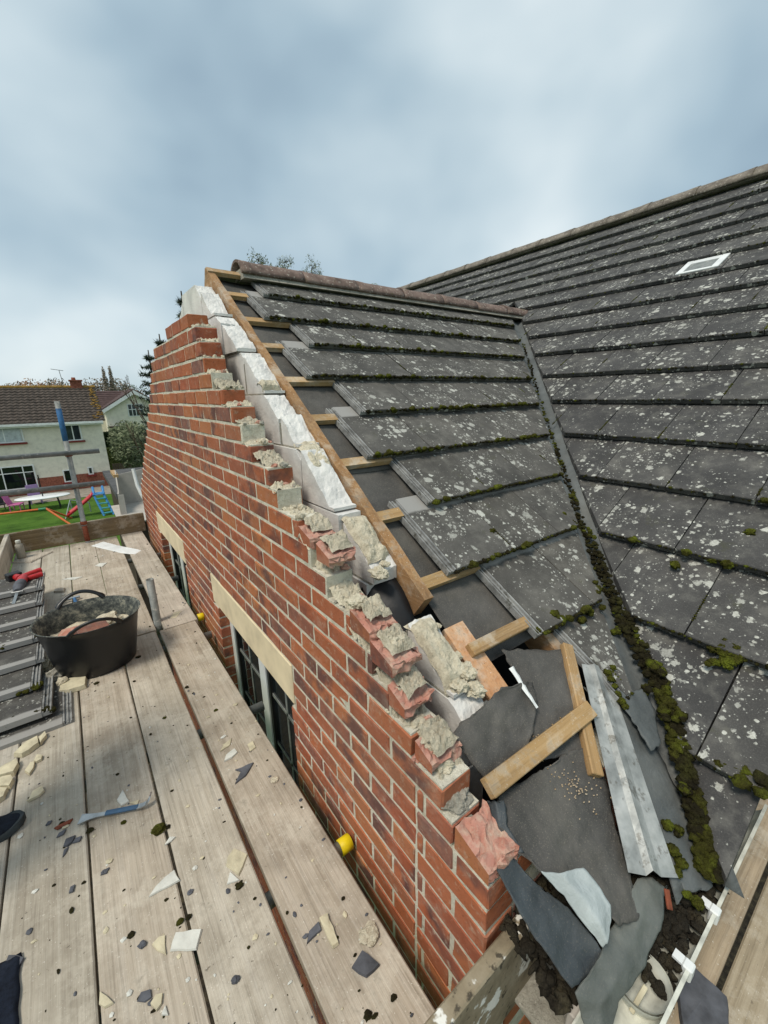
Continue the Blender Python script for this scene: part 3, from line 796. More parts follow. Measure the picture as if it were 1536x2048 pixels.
XL = [1.141, 1.034, 1.190, 1.028, 1.185, 1.043, 1.173, 1.028, 1.196, 1.318]
VAL_W = .098
tile_tails = []       # for the moss
for i, (yt, xl) in enumerate(zip(YT, XL)):
    x = xl + .036; first = True
    while True:
        xr_val = 1.02 + (yt + TL * CP) - VAL_W
        if x > xr_val: break
        o = Vector((x + rng.uniform(-.0015, .0015), yt, wing_z(yt))) + NW * rng.uniform(-.001, .002)
        M = slope_M(o, Vector((1, rng.uniform(-.006, .006), 0)), NW)
        me = rng.choice(tm_edge if first else tm_full)
        need = x + TW > 1.02 + yt - VAL_W
        if i == 0:
            me2 = clip_mesh(me, M, [(Vector((0, 3.0 - .03, 0)), Vector((0, 1, 0)))] + ([(Vector((1.02 + yt - VAL_W, yt, 0)), Vector((1, -1, 0)))] if need else []), 'tile', MAT['tile_wing'])
        elif need: me2 = clip_mesh(me, M, [(Vector((1.02 + yt - VAL_W, yt, 0)), Vector((1, -1, 0)))], 'tile', MAT['tile_wing'])
        else: me2 = me
        if me2: link('tile', me2, roof, M)
        tile_tails.append((x, min(x + TW, 1.02 + yt - VAL_W), yt, i))
        x += TW; first = False
# ridge tiles
def ridge_mesh(L, r, mat, seed):
    rr = random.Random(seed); rows = []
    for i in range(9):
        s = L * i / 8; bl = .006 if i == 0 else (.004 if i == 1 else 0); row = []
        for k in range(13):
            a = R(-76 + 152 * k / 12); q = r + bl + mn.noise(Vector((s * 6, k * .4, seed))) * .003
            row.append((s, math.sin(a) * q, math.cos(a) * q - r))
        rows.append(row)
    m = MB(); m.grid(rows, True, .016); return m.mesh('ridge_tile', MAT[mat])
rm_ = [ridge_mesh(.452, .116, 'ridge_red', k) for k in range(3)]
x = 1.06; k = 0
while x < 3.95:
    link('ridge_tile', rm_[k % 3], roof, Matrix.Translation((x, 3.0, .850 + rng.uniform(-.004, .004))) @ Euler((0, rng.uniform(-.006, .006), rng.uniform(-.01, .01))).to_matrix().to_4x4())
    x += .447; k += 1
m = MB(); m.prism([(1.075, 2.885, .735), (1.075, 3.115, .735), (1.075, 3.07, .80), (1.075, 2.93, .80)], (2.9, 0, 0)); obj('ridge_bedding', m, MAT['mortar_grey'], roof)
# far slope of the wing (seen only from elsewhere)
m = MB(); m.add([(.9, 3.0, .79), (4.05, 3.0, .79), (1.2, 5.9, -1.27), (.9, 5.9, -1.27)], [(0,1,2,3)]); obj('far_slope', m, MAT['tile_wing'], roof)

# ================================================================== MAIN ROOF
main = thing('main_roof', 'large dark grey tiled main roof with long ridge, beyond the valley', 'roof', (3.5, 3, -1.3))
XM = [1.072, 1.372, 1.68, 1.98, 2.265, 2.545, 2.823, 3.085, 3.352, 3.61, 3.863, 4.115, 4.352, 4.584, 4.81, 5.04, 5.285]
YV = .108
def main_z(x): return .8 + T * (x - 4.02)
mm_full = [tile_mesh(seed=40 + k, mat='tile_main') for k in range(5)]
main_tails = []
VX, VY = 4.14, 1.44                                   # vent tile position
for i, xt in enumerate(XM):
    off = .155 if i % 2 else -.0135
    y = YV + off - TW
    ymax = 8.2 if xt > 3.6 else (xt - 1.02 + .4)
    while y < ymax:
        a, b_ = y, y + TW
        if b_ < YV + .02: y += TW; continue
        if xt < 3.98 and a > (xt + TL * CP) - 1.02 - .06: y += TW; continue
        o = Vector((xt, b_, main_z(xt))) + NM * rng.uniform(-.001, .002)
        M = slope_M(o, Vector((rng.uniform(-.005, .005), -1, 0)), NM)
        planes = []
        if a < YV: planes.append((Vector((0, YV, 0)), Vector((0, -1, 0))))
        if b_ > xt - 1.02 - .05 and a < 3.2 and xt < 4.2: planes.append((Vector((xt, xt - 1.02 - .05, 0)), Vector((-1, 1, 0))))
        if i == len(XM) - 1: planes.append((Vector((5.60, 0, 0)), Vector((1, 0, 0))))
        me = rng.choice(mm_full); me2 = clip_mesh(me, M, planes, 'tile', MAT['tile_main']) if planes else me
        if me2: link('tile', me2, main, M); main_tails.append((xt, max(a, YV), min(b_, max(xt - 1.02 - .05, a + .01)) if xt < 3.9 else b_, i))
        y += TW
rm2 = [ridge_mesh(.452, .14, 'ridge_grey', 10 + k) for k in range(3)]
y = -.2; k = 0
while y < 8.4:
    link('ridge_tile', rm2[k % 3], main, Matrix.Translation((5.63, y, main_z(5.63) + .05)) @ Euler((rng.uniform(-.005, .005), 0, math.pi/2)).to_matrix().to_4x4())
    y += .447; k += 1
m = MB(); m.prism([(5.515, -.1, 1.88), (5.745, -.1, 1.88), (5.70, -.1, 1.955), (5.56, -.1, 1.955)], (0, 8.4, 0)); obj('ridge_bedding', m, MAT['mortar_grey'], main)
# roof deck beneath the tiles and the far slope
m = MB(); n_ = NM * -.12
for poly in ([(1.30, YV + .02), (4.12, 2.95), (4.12, 8.3), (5.63, 8.3), (5.63, YV + .02)],):
    m.prism([Vector((x, y, main_z(x))) + n_ for (x, y) in poly], NM * .02)
obj('underlay', m, MAT['felt'], main)
m = MB(); m.add([(5.64, -.2, 1.96), (5.64, 8.4, 1.96), (9.5, 8.4, -.8), (9.5, -.2, -.8)], [(0,1,2,3)]); obj('far_slope', m, MAT['tile_main'], main)
# roof window tile (small, white framed)
M = slope_M(Vector((4.128, 1.585, main_z(4.128))) + NM * .004, Vector((0, -1, 0)), NM)
m = MB()
for (a, b_) in (((0, .008, -.004), (.045, .262, .010)), ((.235, .008, -.004), (.285, .262, .010)), ((.045, .008, -.004), (.235, .035, .009)), ((.045, .20, -.004), (.235, .262, .009))): m.cbox(a, b_, .003)
rw = obj('roof_light', m, MAT['white_plastic'], main, M); tag(rw, 'small white framed vent tile with a grey pane')
m = MB(); m.box((.045, .035, -.002), (.235, .20, .004)); obj('pane', m, MAT['tube_steel'], rw, M)

# ================================================================== VALLEY
val = thing('roof_valley', 'grey lead valley trough with moss between the two tiled roofs', 'valley', (1.2, .2, -1.3))
rows = []
for i in range(40):
    y = 3.0 - (3.0 - .17) * i / 39; c = Vector((1.02 + y, y, wing_z(y) - .035)); row = []
    for s, dz in ((-.16, .022), (-.10, .008), (-.05, -.002), (0, -.008), (.04, -.002), (.07, .004), (.10, .008)):
        d = Vector((s, 0, 0)) if s < 0 else Vector((0, -s, 0))
        # step sideways along each roof plane
        p = c + (Vector((s, 0, 0)) if s < 0 else Vector((s * .0, -s, 0)))
        p.z = (wing_z(p.y) if s < 0 else main_z(p.x)) - .062 + dz * .3 + .004 * mn.noise(Vector((y * 9, s * 20, 0)))
        row.append(p)
    rows.append(row)
m = MB(); m.grid(rows, True, -.004); obj('trough', m, MAT['valley_lead'], val)
# loose grey sheet at the foot of the valley
def sheet(name, quad, mat, thick=.003, n=12, curl=None, parent=None, amp=.004, seed=0, plane=at_w, smooth=True, fray=1.0):
    # quad: rows of (px, py, h) control points, bilinear/cubic refined into a real sheet on the slope
    rows = []; a = len(quad); b = len(quad[0])
    for i in range(n * (a - 1) + 1):
        fi = min(i / n, a - 1 - 1e-6); i0 = int(fi); u = fi - i0; row = []
        for k in range(n * (b - 1) + 1):
            fk = min(k / n, b - 1 - 1e-6); k0 = int(fk); v = fk - k0
            P4 = [plane(*quad[i0 + di][k0 + dk]) for di in (0, 1) for dk in (0, 1)]
            p = (P4[0] * (1-v) + P4[1] * v) * (1-u) + (P4[2] * (1-v) + P4[3] * v) * u
            p = p + NW * (amp * 1.6 * mn.noise(p * 11 + Vector((seed, 0, 0))) + amp * .9 * mn.noise(p * 27 + Vector((0, seed, 0))))
            row.append(p)
        rows.append(row)
    fr = lambda p: Vector((mn.noise(p * 60), mn.noise(p * 60 + Vector((9, 0, 0))), mn.noise(p * 60 + Vector((0, 9, 0))))) * .006 * fray + Vector((mn.noise(p * 17), mn.noise(p * 17 + Vector((9, 0, 0))), 0)) * .009 * fray
    for i in range(len(rows)):
        for k in range(len(rows[0])):
            if i in (0, len(rows) - 1) or k in (0, len(rows[0]) - 1): rows[i][k] = rows[i][k] + fr(rows[i][k])
    m = MB(); m.grid(rows, smooth, -thick); return obj(name, m, MAT[mat], parent)
sheet('lead_apron', [[(1228,1382,.02),(1292,1378,.02)],[(1262,1440,.018),(1312,1430,.018)],[(1302,1500,.016),(1322,1485,.016)]], 'valley_lead', parent=val, seed=3)
sheet('lead_apron', [[(1165,1375,-.012),(1240,1390,-.012)],[(1240,1530,-.016),(1330,1530,-.014)],[(1330,1700,-.02),(1395,1680,-.015)],[(1370,1790,-.02),(1425,1770,-.015)]], 'valley_lead', parent=val, seed=5)
# galvanised strip lying down the valley side
gs = thing('metal_flashing', 'galvanised steel strip with a raised rib lying beside the mossy valley', 'flashing', at_w(1258, 1745, 0))
rows = []
A0, A1 = [(1163,1328),(1178,1330),(1188,1328),(1200,1334),(1216,1345)], [(1256,1742),(1292,1752),(1306,1744),(1322,1752),(1356,1760)]
for i in range(25):
    u = i / 24; row = []
    for k in range(5):
        h = (.000, .003, .017, .003, -.002)[k] + .006 * mn.noise(Vector((u * 4, k * .7, 0))) + .003 * mn.noise(Vector((u * 14, k, 2)))
        px = A0[k][0] + (A1[k][0] - A0[k][0]) * u; py = A0[k][1] + (A1[k][1] - A0[k][1]) * u + (0 if i < 24 else rng.uniform(-4, 4))
        row.append(at_w(px, py, h + .004))
    rows.append(row)
m = MB(); m.grid(rows, False, -.0012); obj('strip', m, MAT['galvanised'], gs)

# ---- loose felt at the eaves (parts of the wing roof)
sheet('underlay', [[(1000,1300,-.012),(1060,1300,-.014),(1150,1300,-.014)],[(1040,1360,-.014),(1090,1380,-.014),(1160,1390,-.014)],[(1010,1460,-.016),(1080,1460,-.016),(1175,1440,-.016)],[(990,1560,-.016),(1080,1520,-.018),(1185,1500,-.018)]], 'felt', parent=roof, seed=11, amp=.006)
tag(sheet('torn_underlay', [[(1005,1375,.018),(1038,1365,.012),(1066,1368,.006),(1075,1400,.002)],[(950,1422,.018),(990,1440,.012),(1030,1450,.004),(1070,1440,.000)],[(905,1468,.010),(940,1500,.008),(1000,1500,.002),(1060,1480,.000)],[(955,1545,-.01),(975,1560,-.004),(1010,1545,.0),(1060,1508,.0)]], 'felt', parent=roof, seed=12, amp=.008), 'torn dark felt flap folded over the wall')
sheet('underlay', [[(990,1600,-.01),(1070,1545,-.012),(1140,1500,-.014),(1190,1490,-.016)],[(1000,1650,-.004),(1080,1620,-.012),(1150,1600,-.016),(1215,1590,-.02)],[(1040,1710,.006),(1100,1690,-.006),(1180,1680,-.016),(1240,1680,-.022)],[(1085,1748,.022),(1150,1745,.008),(1215,1765,-.012),(1262,1770,-.022)],[(1180,1790,.028),(1215,1830,.02),(1240,1850,.0),(1275,1830,-.022)]], 'felt', parent=roof, seed=13, amp=.006)
tag(sheet('underlay_curl', [[(1078,1742,.020),(1120,1746,.042),(1168,1736,.046)],[(1128,1790,.030),(1170,1800,.052),(1205,1780,.050)],[(1170,1845,.034),(1200,1850,.054),(1222,1810,.050)],[(1206,1893,.034),(1212,1885,.044),(1222,1840,.046)]], 'felt_silver', parent=roof, seed=14, amp=.005, fray=.25), 'curled back felt corner with silver underside')
tag(sheet('eaves_strip', [[(985,1735,-.004),(1010,1700,-.010),(1060,1760,-.012)],[(1035,1820,-.004),(1080,1800,-.016),(1140,1820,-.016)],[(1090,1900,-.012),(1130,1880,-.024),(1195,1890,-.018)],[(1140,1975,-.03),(1175,1950,-.034),(1222,1925,-.024)]], 'felt_dark', parent=roof, seed=15, amp=.006, fray=.35), 'dark blue eaves strip hanging below the felt')
tag(sheet('eaves_strip', [[(1270,1755,-.026),(1300,1755,-.022),(1330,1775,-.028)],[(1230,1850,-.018),(1280,1850,-.012),(1318,1860,-.020)],[(1180,1935,-.020),(1240,1940,-.010),(1290,1930,-.022)],[(1150,1985,-.030),(1200,2010,-.020),(1235,2000,-.034)],[(1180,2070,-.05),(1205,2080,-.04),(1222,2060,-.05)]], 'felt_green', parent=roof, seed=16, amp=.006, fray=.35), 'grey green eaves strip drooping into the gutter')
# dark curled felt edge behind the broken corner brick
sheet('torn_underlay', [[(978,1600,-.02),(990,1598,.0),(1005,1600,.004)],[(985,1660,-.03),(1000,1655,-.004),(1015,1650,.004)],[(1020,1720,-.03),(1035,1712,.0),(1048,1705,.008)]], 'felt_dark', parent=roof, seed=17)
# splinter of white trim on the felt
m = MB(); P0, P1 = at_w(1022, 1335, .02), at_w(1074, 1416, .012); t = (P1 - P0).normalized(); s = NW.cross(t)
rows = []
for i in range(9):
    u = i / 8; c = P0.lerp(P1, u); wd = .011 * (1 - .55 * u); rows.append([c - s * wd + NW * .002 * math.sin(u * 9), c + NW * .007 * (1 - u), c + s * wd * (1 - .3 * (i % 2))])
m.grid(rows, False, -.002)
tag(obj('plastic_splinter', m, MAT['white_plastic']), 'jagged white plastic splinter lying on the dark felt', 'splinter')

# ---- moss (too small to pick apart); dark beads on the tails also stand in for shade
def moss_ball(mb, c, r, seed, sub=2, flat=.75):
    mb.rock(c, (r, r, r * flat), seed, sub, .6, smooth=True, freq=2.2)
    if r > .0065:
        q = random.Random(seed); c = Vector(c)
        for k in range(int(14 + r * 1400)):
            d = Vector((q.gauss(0, 1), q.gauss(0, 1), abs(q.gauss(0, 1)) + .1)).normalized(); p = c + Vector((d.x * r, d.y * r, d.z * r * flat)) * .95
            u = (d + Vector((q.gauss(0, .6), q.gauss(0, .6), q.gauss(0, .6)))).normalized() * q.uniform(.0022, .005); v = u.orthogonal().normalized() * .0010
            mb.add([tuple(p - v), tuple(p + u), tuple(p + v)], [(0, 1, 2)])
mosW = MB(); mosD = MB()
for (xa, xb, yt, i) in tile_tails:
    x = xa
    while x < xb:
        d = .5 + .5 * mn.noise(Vector((x * 2.2, yt * 3, 5)))
        edge = 1 if xb - x < .15 or (xb > 1.02 + yt - VAL_W - .02) else 0
        r = rng.uniform(.004, .0085) * (1.0 + .5 * d)
        if rng.random() < .55 + .35 * d + .2 * edge: 
            big_ = rng.random() < .05 + .12 * d * (i > 3)
            if big_: r = rng.uniform(.011, .018)
            p = Vector((x, yt, wing_z(yt))) + NW * (-.010 + rng.uniform(-.006, .008) + (.006 if big_ else 0)) + Vector((0, -.004, 0))
            moss_ball(mosW if (big_ or rng.random() < .35) else mosD, p, r, rng.random() * 900, 2 if r > .009 else 1)
        x += rng.uniform(.005, .014)
    # joint between tiles
    if rng.random() < .4 and i > 1:
        n_ = rng.randrange(3, 10); v0 = rng.uniform(.0, .15)
        for q in range(n_):
            v = v0 + q * .011; p = Vector((xb, yt + v * CP, wing_z(yt + v * CP))) - NW * (TILT * v - .001)
            moss_ball(mosW, p, rng.uniform(.003, .006), rng.random() * 900, 1)
for (px, py, r) in [(1108,1232,.022),(1122,1240,.018),(1195,1178,.016),(1180,1225,.016),(1165,1240,.015),(1075,1262,.012),(1128,1028,.011),(1040,1090,.013),(1012,1085,.012),(985,1062,.012),(965,880,.010),(1085,805,.010)]:
    moss_ball(mosW, at_w(px, py, .010), r, px, 3, .9)
tag(obj('moss', mosW, MAT['moss'], roof, fix=False), kind='stuff'); tag(obj('dark_moss', mosD, MAT['moss_dark'], roof, fix=False), kind='stuff')
mosW = MB(); mosD = MB()
for (xt, ya, yb, i) in main_tails:
    y = ya
    near = max(0, 1 - i / 9)
    while y < yb and y < 5:
        d = .5 + .5 * mn.noise(Vector((xt * 3, y * 2.4, 9)))
        if rng.random() < (.55 + .35 * d) * (.45 + .55 * near):
            r = rng.uniform(.004, .009); big_ = rng.random() < .07 * near
            if big_: r = rng.uniform(.012, .022)
            p = Vector((xt, y, main_z(xt))) + NM * (-.010 + rng.uniform(-.005, .008) + (.008 if big_ else 0)) + Vector((-.004, 0, 0))
            moss_ball(mosW if (big_ or rng.random() < .3) else mosD, p, r, rng.random() * 900, 2 if r > .009 else 1)  # dark beads are moss, packed densely to imitate shade under the tails too
        y += rng.uniform(.006, .016) * (1 + .1 * i)
    if rng.random() < .38:
        v0 = rng.uniform(0, .15)
        for q in range(rng.randrange(4, 13)):
            v = v0 + q * .012; p = Vector((xt + v * CP, ya, main_z(xt + v * CP))) - NM * (TILT * v - .001)
            moss_ball(mosW, p, rng.uniform(.003, .007), rng.random() * 900, 1)
for (px, py, r) in [(1460 + rng.gauss(0, 17), 1308 + rng.gauss(0, 14), rng.uniform(.006, .015)) for q in range(60)] + [(1350,1130,.018),(1500,1065,.018),(1425,1120,.016),(1455,1128,.020),(1535,1570,.03),(1490,1545,.02),(1440,1530,.02)]:
    moss_ball(mosD if r > .024 else mosW, at_m(px, py, -.022 + rng.uniform(0, .014)), r, px, 3 if r > .012 else 2, .8)
tag(obj('moss', mosW, MAT['moss'], main, fix=False), kind='stuff'); tag(obj('dark_moss', mosD, MAT['moss_dark'], main, fix=False), kind='stuff')
mosW = MB(); mosD = MB()
path = [(1046,690),(1062,735),(1075,790),(1100,868),(1130,960),(1158,1040),(1186,1100),(1213,1172),(1250,1250),(1290,1325),(1322,1385),(1345,1450),(1362,1530),(1385,1610),(1402,1690),(1420,1760)]
for a, b_ in zip(path, path[1:]):
    L = math.hypot(b_[0]-a[0], b_[1]-a[1]); n_ = int(L / 1.1)
    for q in range(n_):
        u = q / n_; px, py = a[0] + (b_[0]-a[0]) * u, a[1] + (b_[1]-a[1]) * u
        k = min(1, max(0, (py - 750) / 600)); spread = 4 + 15 * k
        p = at_m(px + 7 * k + rng.uniform(-spread, spread * .7), py + rng.uniform(-5, 5), -.022 + rng.uniform(0, .02))
        r = rng.uniform(.005, .012) * (.75 + .45 * k); moss_ball(mosW if mn.noise(p * 9) > .08 else mosD, p, r, rng.random() * 999, 2, .8)
for (px, py, r) in [(1310,1340,.035),(1290,1370,.03),(1322,1330,.03),(1330,1420,.03),(1350,1440,.026),(1230,1265,.022),(1372,1590,.026),(1352,1655,.02)]:
  for q in range(16):
    px += rng.uniform(-4.5, 4.5); py += rng.uniform(-4.5, 4.5)
    moss_ball(mosW if rng.random() < .5 else mosD, at_m(px, py, rng.uniform(-.005, .018)), r * rng.uniform(.25, .5), px * 1.3, 2, .8)
for (px, py) in [(1215,1345),(1222,1358),(1230,1372),(1236,1388),(1243,1402),(1250,1412),(1226,1335),(1190,1165),(1195,1185),(1205,1215)]:
    moss_ball(mosW, at_w(px, py, .02), rng.uniform(.008, .014), px * 1.7, 3, .8)
tag(obj('moss', mosW, MAT['moss'], val, fix=False), kind='stuff'); tag(obj('dark_moss', mosD, MAT['moss_dark'], val, fix=False), kind='stuff')

# ================================================================== GUTTER
gut = thing('gutter', 'white plastic gutter with clips, clogged with wet moss at the roof corner', 'gutter', (.9, .165, -1.36))
GY, GZ0, GR = .167, -1.302, .056
rows = []
for i in range(13):
    x = .60 + (1.60 - .60) * i / 12; row = []
    for k in range(15):
        a = math.pi * k / 14; row.append((x, GY - math.cos(a) * GR, GZ0 - math.sin(a) * GR))
    rows.append(row)
m = MB(); m.grid(rows, True, .0025)
m.box((.60, GY - GR - .007, GZ0 - .003), (1.60, GY - GR + .001, GZ0 + .004))
obj('channel', m, MAT['dirty_plastic'], gut)
for xx in (.945, 1.125, .70):
    m = MB(); m.cbox((xx - .013, GY - GR - .012, GZ0 - .03), (xx + .013, GY - GR + .010, GZ0 + .009), .003); m.box((xx - .011, GY - GR + .010, GZ0 + .001), (xx + .011, GY - GR + .03, GZ0 + .007))
    obj('clip', m, MAT['white_plastic'], gut)
p = at_z(1282, 1985, -1.345)
m = MB(); Mo = Matrix.Translation((p.x, GY, -1.36)); m.lathe([(.062, .058), (.055, .03), (.044, .008), (.036, -.02), (.034, -.12), (.031, -.12), (.031, -.018), (.040, .01), (.051, .032), (.058, .058)], 28, Mo)
obj('outlet', m, MAT['dirty_plastic'], gut)
m = MB(); m.lathe([(.0005, -.06), (.032, -.06)], 20, Mo); obj('outlet_dark_disc', m, MAT['black'], gut)  # black disc painting the shade inside the outlet pipe
m = MB()
for q in range(420):
    x = rng.uniform(.86, 1.26); f = min(1, (x - .84) / .14)
    yy = rng.uniform(GY - .048, GY + .13); top_ = GZ0 - .03 + .05 * max(0, (yy - GY + .02) / .1)
    m.rock((x, yy, top_ * 1 + .022 * f + rng.uniform(-.01, .006)), (rng.uniform(.005, .017), rng.uniform(.005, .016), rng.uniform(.004, .011)), q * 1.7, 2, .6, smooth=True)
tag(obj('wet_debris', m, MAT['wet_soil'], gut, fix=False), 'clump of wet black moss and soil filling the gutter', kind='stuff')
m = MB()
for (px, py) in [(1335,1650),(1345,1700),(1352,1745),(1395,1805),(1400,1730),(1375,1790),(1362,1725)]: moss_ball(m, at_w(px, py, -.005), rng.uniform(.010, .017), px, 3, .7)
tag(obj('moss', m, MAT['moss'], gut, fix=False), kind='stuff')
stk = beam(at_z(1262, 2025, -1.33), at_z(1292, 1972, -1.30), .010, .007, 'cream_flake', 'stick', None, Vector((0,0,1))); tag(stk, 'short pale stick poking out of the gutter outlet', 'stick')
stk = beam(at_w(1333, 1778, .01), at_w(1340, 1820, .004), .014, .006, 'rust', 'terracotta_shard'); tag(stk, 'thin terracotta shard lying on the wet gutter moss', 'shard')
# fascia and soffit behind the gutter
fas = thing('fascia', 'dirty white fascia board end under the drooping eaves strip', 'fascia', (.8, .23, -1.4))
m = MB(); m.cbox((.66, .228, -1.50), (2.4, .246, -1.315), .003); obj('board', m, MAT['plasterboard'], fas)
m = MB(); m.box((.66, .247, -1.497), (2.4, .411, -1.487)); obj('soffit', m, MAT['mortar_grey'], fas)
# rubble on the wall head below the felt
m = MB()
for q in range(240):
    u = rng.random(); v = rng.random()
    m.rock((.64 + .30 * u, .25 + .16 * v, -1.31 + .05 * v + rng.uniform(-.012, .015)), (rng.uniform(.006, .022), rng.uniform(.006, .02), rng.uniform(.005, .014)), q * 2.3 + 400, 2, .6, smooth=True)
tag(obj('wall_head_debris', m, MAT['wet_soil'], fix=False), 'dark crumbled debris on the wall head under the hanging felt', 'debris', kind='stuff')

# ================================================================== SCAFFOLD
DZ = -1.52; BT = .038
def board(x0, x1, y0, y1, mat, label, z=DZ, group='scaffold boards of the walkway', dz1=0):
    M = Matrix.Translation(((x0+x1)/2, (y0+y1)/2, z - BT/2)); m = MB(); hx, hy = (x1-x0)/2, (y1-y0)/2
    n = 14; vs = []; fs = []
    for i in range(n + 1):
        y = -hy + 2 * hy * i / n; w = .0025 * mn.noise(Vector((y * 1.3, x0 * 9, 0))); cpp = .004 * mn.noise(Vector((y * .7, x0 * 5, 4)))
        for (x, zz) in ((-hx + .004 + w, BT/2), (hx - .004 + w, BT/2), (hx + w, BT/2 - .004), (hx + w, -BT/2), (-hx + w, -BT/2), (-hx + w, BT/2 - .004)):
            vs.append((x, y, zz + cpp * .5))
    for i in range(n):
        for k in range(6): fs.append((6*i+k, 6*i+(k+1) % 6, 6*i+6+(k+1) % 6, 6*i+6+k))
    fs += [tuple(range(6))[::-1], tuple(6*n+q for q in range(6))]
    m.add(vs, fs)
    o = obj('scaffold_board', m, MAT[mat], None, M); return tag(o, label, 'board', group)
board(.268, .497, -.6, 2.955, 'board', 'pale scaffold board closest to the brick wall, littered with slate and mortar chips')
board(.298, .512, 2.945, 5.556, 'board_grey', 'grey scaffold board beside the brick wall, far half of the walkway', DZ + .006)
board(.038, .246, -.6, 2.965, 'board', 'scaffold board second from the brick wall, pale dusty near half')
board(.032, .252, 2.985, 5.557, 'board', 'scaffold board second from the wall, on the far side of the black tub')
board(-.191, .030, -.6, 5.557, 'board', 'long scaffold board third from the wall, running under the tub and pry bar')
board(-.420, -.198, -.6, 5.557, 'board', 'long scaffold board fourth from the wall, under the dark flakes and shoe toe')
board(-.650, -.428, -.6, 5.557, 'board_grey', 'scaffold board under the tile stack at the outer edge')
# boards on the other lift, along the eaves side
def board_x(x0, x1, y0, y1, label, z):
    M = Matrix.Translation(((x0+x1)/2, (y0+y1)/2, z - BT/2)); m = MB(); m.cbox((-(x1-x0)/2, -(y1-y0)/2, -BT/2), ((x1-x0)/2, (y1-y0)/2, BT/2), .004)
    tag(obj('scaffold_board', m, MAT['board_x'], None, M), label, 'board', 'scaffold boards along the gutter')
board_x(.86, 4.2, .071, .292, 'weathered brown board just outside the white gutter', DZ)
board_x(.86, 4.2, -.165, .058, 'smooth brown board outermost at the lower corner, beyond the dark gap', DZ)
# toe boards
def toe(a, b_, label, mat='toe_board', name='toe_board'):
    M = Matrix.Translation(((a[0]+b_[0])/2, (a[1]+b_[1])/2, (a[2]+b_[2])/2)); m = MB(); h = [(b_[i]-a[i])/2 for i in range(3)]
    m.cbox((-h[0], -h[1], -h[2]), (h[0], h[1], h[2]), .004); return tag(obj(name, m, MAT[mat], None, M), label, 'board')
toe((-.78, 5.56, DZ + .003), (.56, 5.596, DZ + .222), 'upright brown toe board across the far end of the walkway')
toe((-.692, 3.9, DZ + .003), (-.654, 5.555, DZ + .222), 'upright grey toe board along the outer side of the walkway', 'board')
toe((.15, .368, DZ + .003), (.78, .404, DZ + .262), 'upright board splashed with white paint at the near wall corner', 'splashed_board')
# tubes
def tube(p0, p1, label, mat='tube_steel', r=.0242, parts=(), name='scaffold_tube', group=None):
    p0, p1 = Vector(p0), Vector(p1); t = thing(name, label, 'tube', tuple(p0), group)
    d = (p1 - p0).normalized(); up = d.orthogonal().normalized(); b = d.cross(up); L = (p1-p0).length
    M = Matrix(((up.x, b.x, d.x, p0.x), (up.y, b.y, d.y, p0.y), (up.z, b.z, d.z, p0.z), (0,0,0,1)))
    m = MB(); m.lathe([(r, 0), (r, L), (r - .0035, L), (r - .0035, L - .12)], 20); m.lathe([(r - .0035, .12), (r - .0035, 0), (r, 0)], 20)
    obj('pipe', m, MAT[mat], t, M)
    for (s0, s1, rr, mt, nm) in parts:
        m = MB(); m.lathe([(rr - .003, s0), (rr, s0 + .002), (rr, s1 - .002), (rr - .003, s1)], 20)
        if nm == 'end_cap': m.lathe([(.0005, s1 + .001), (rr - .004, s1 + .001), (rr, s1 - .003)], 20)
        obj(nm, m, MAT[mt], t, M)
    return t
tube((-.026, 5.50, -6.0), (-.026, 5.50, .0), 'upright grey scaffold pole with blue painted top at the far end', parts=[(5.60, 5.93, .0252, 'blue_tube', 'paint_band'), (5.44, 5.49, .034, 'rust', 'coupler'), (5.10, 5.15, .034, 'rust', 'coupler'), (4.69, 4.73, .032, 'rust', 'coupler'), (4.50, 4.68, .0250, 'rust', 'rust_patch')])
tube((-3.0, 5.448, -.522), (.245, 5.448, -.522), 'upper grey guard rail tube across the far end', group='guard rails at the far end')
tube((-3.0, 5.448, -.866), (.235, 5.448, -.866), 'lower grey guard rail tube across the far end', group='guard rails at the far end')
zt_ = DZ - BT - .026
tube((-1.0, 1.02, zt_), (.572, 1.02, zt_), 'putlog tube with yellow end cap nearest, under the near wall board', parts=[(1.527, 1.573, .0275, 'yellow_cap', 'end_cap')])
tube((-1.0, 3.10, zt_), (.583, 3.10, zt_), 'putlog tube with yellow end cap by the grey board end', parts=[(1.540, 1.584, .0275, 'yellow_cap', 'end_cap')])
tube((-1.0, 2.80, zt_), (.560, 2.80, zt_), 'bare putlog tube end beside the window reveal')
tube((-1.0, 1.90, zt_), (.582, 1.90, zt_), 'bluish putlog tube end in front of the window', 'tube_steel')
tube((-1.0, 3.98, zt_), (.585, 3.98, zt_), 'dark putlog tube end in front of the far window')
tube((-1.0, 4.75, zt_), (.570, 4.75, zt_), 'putlog tube end nearest the far corner of the wall')
tube((.292, 3.12, -6.0), (.278, 3.09, -1.19), 'short dark upright tube poking through the gap between boards', 'tube_steel', .0242, parts=[(4.40, 4.47, .036, 'tube_steel', 'coupler')])
tube((-.78, 5.42, -6.0), (-.78, 5.42, -1.2), 'grey upright tube with white cap at the outer corner', parts=[(4.74, 4.80, .030, 'white_plastic', 'end_cap')])

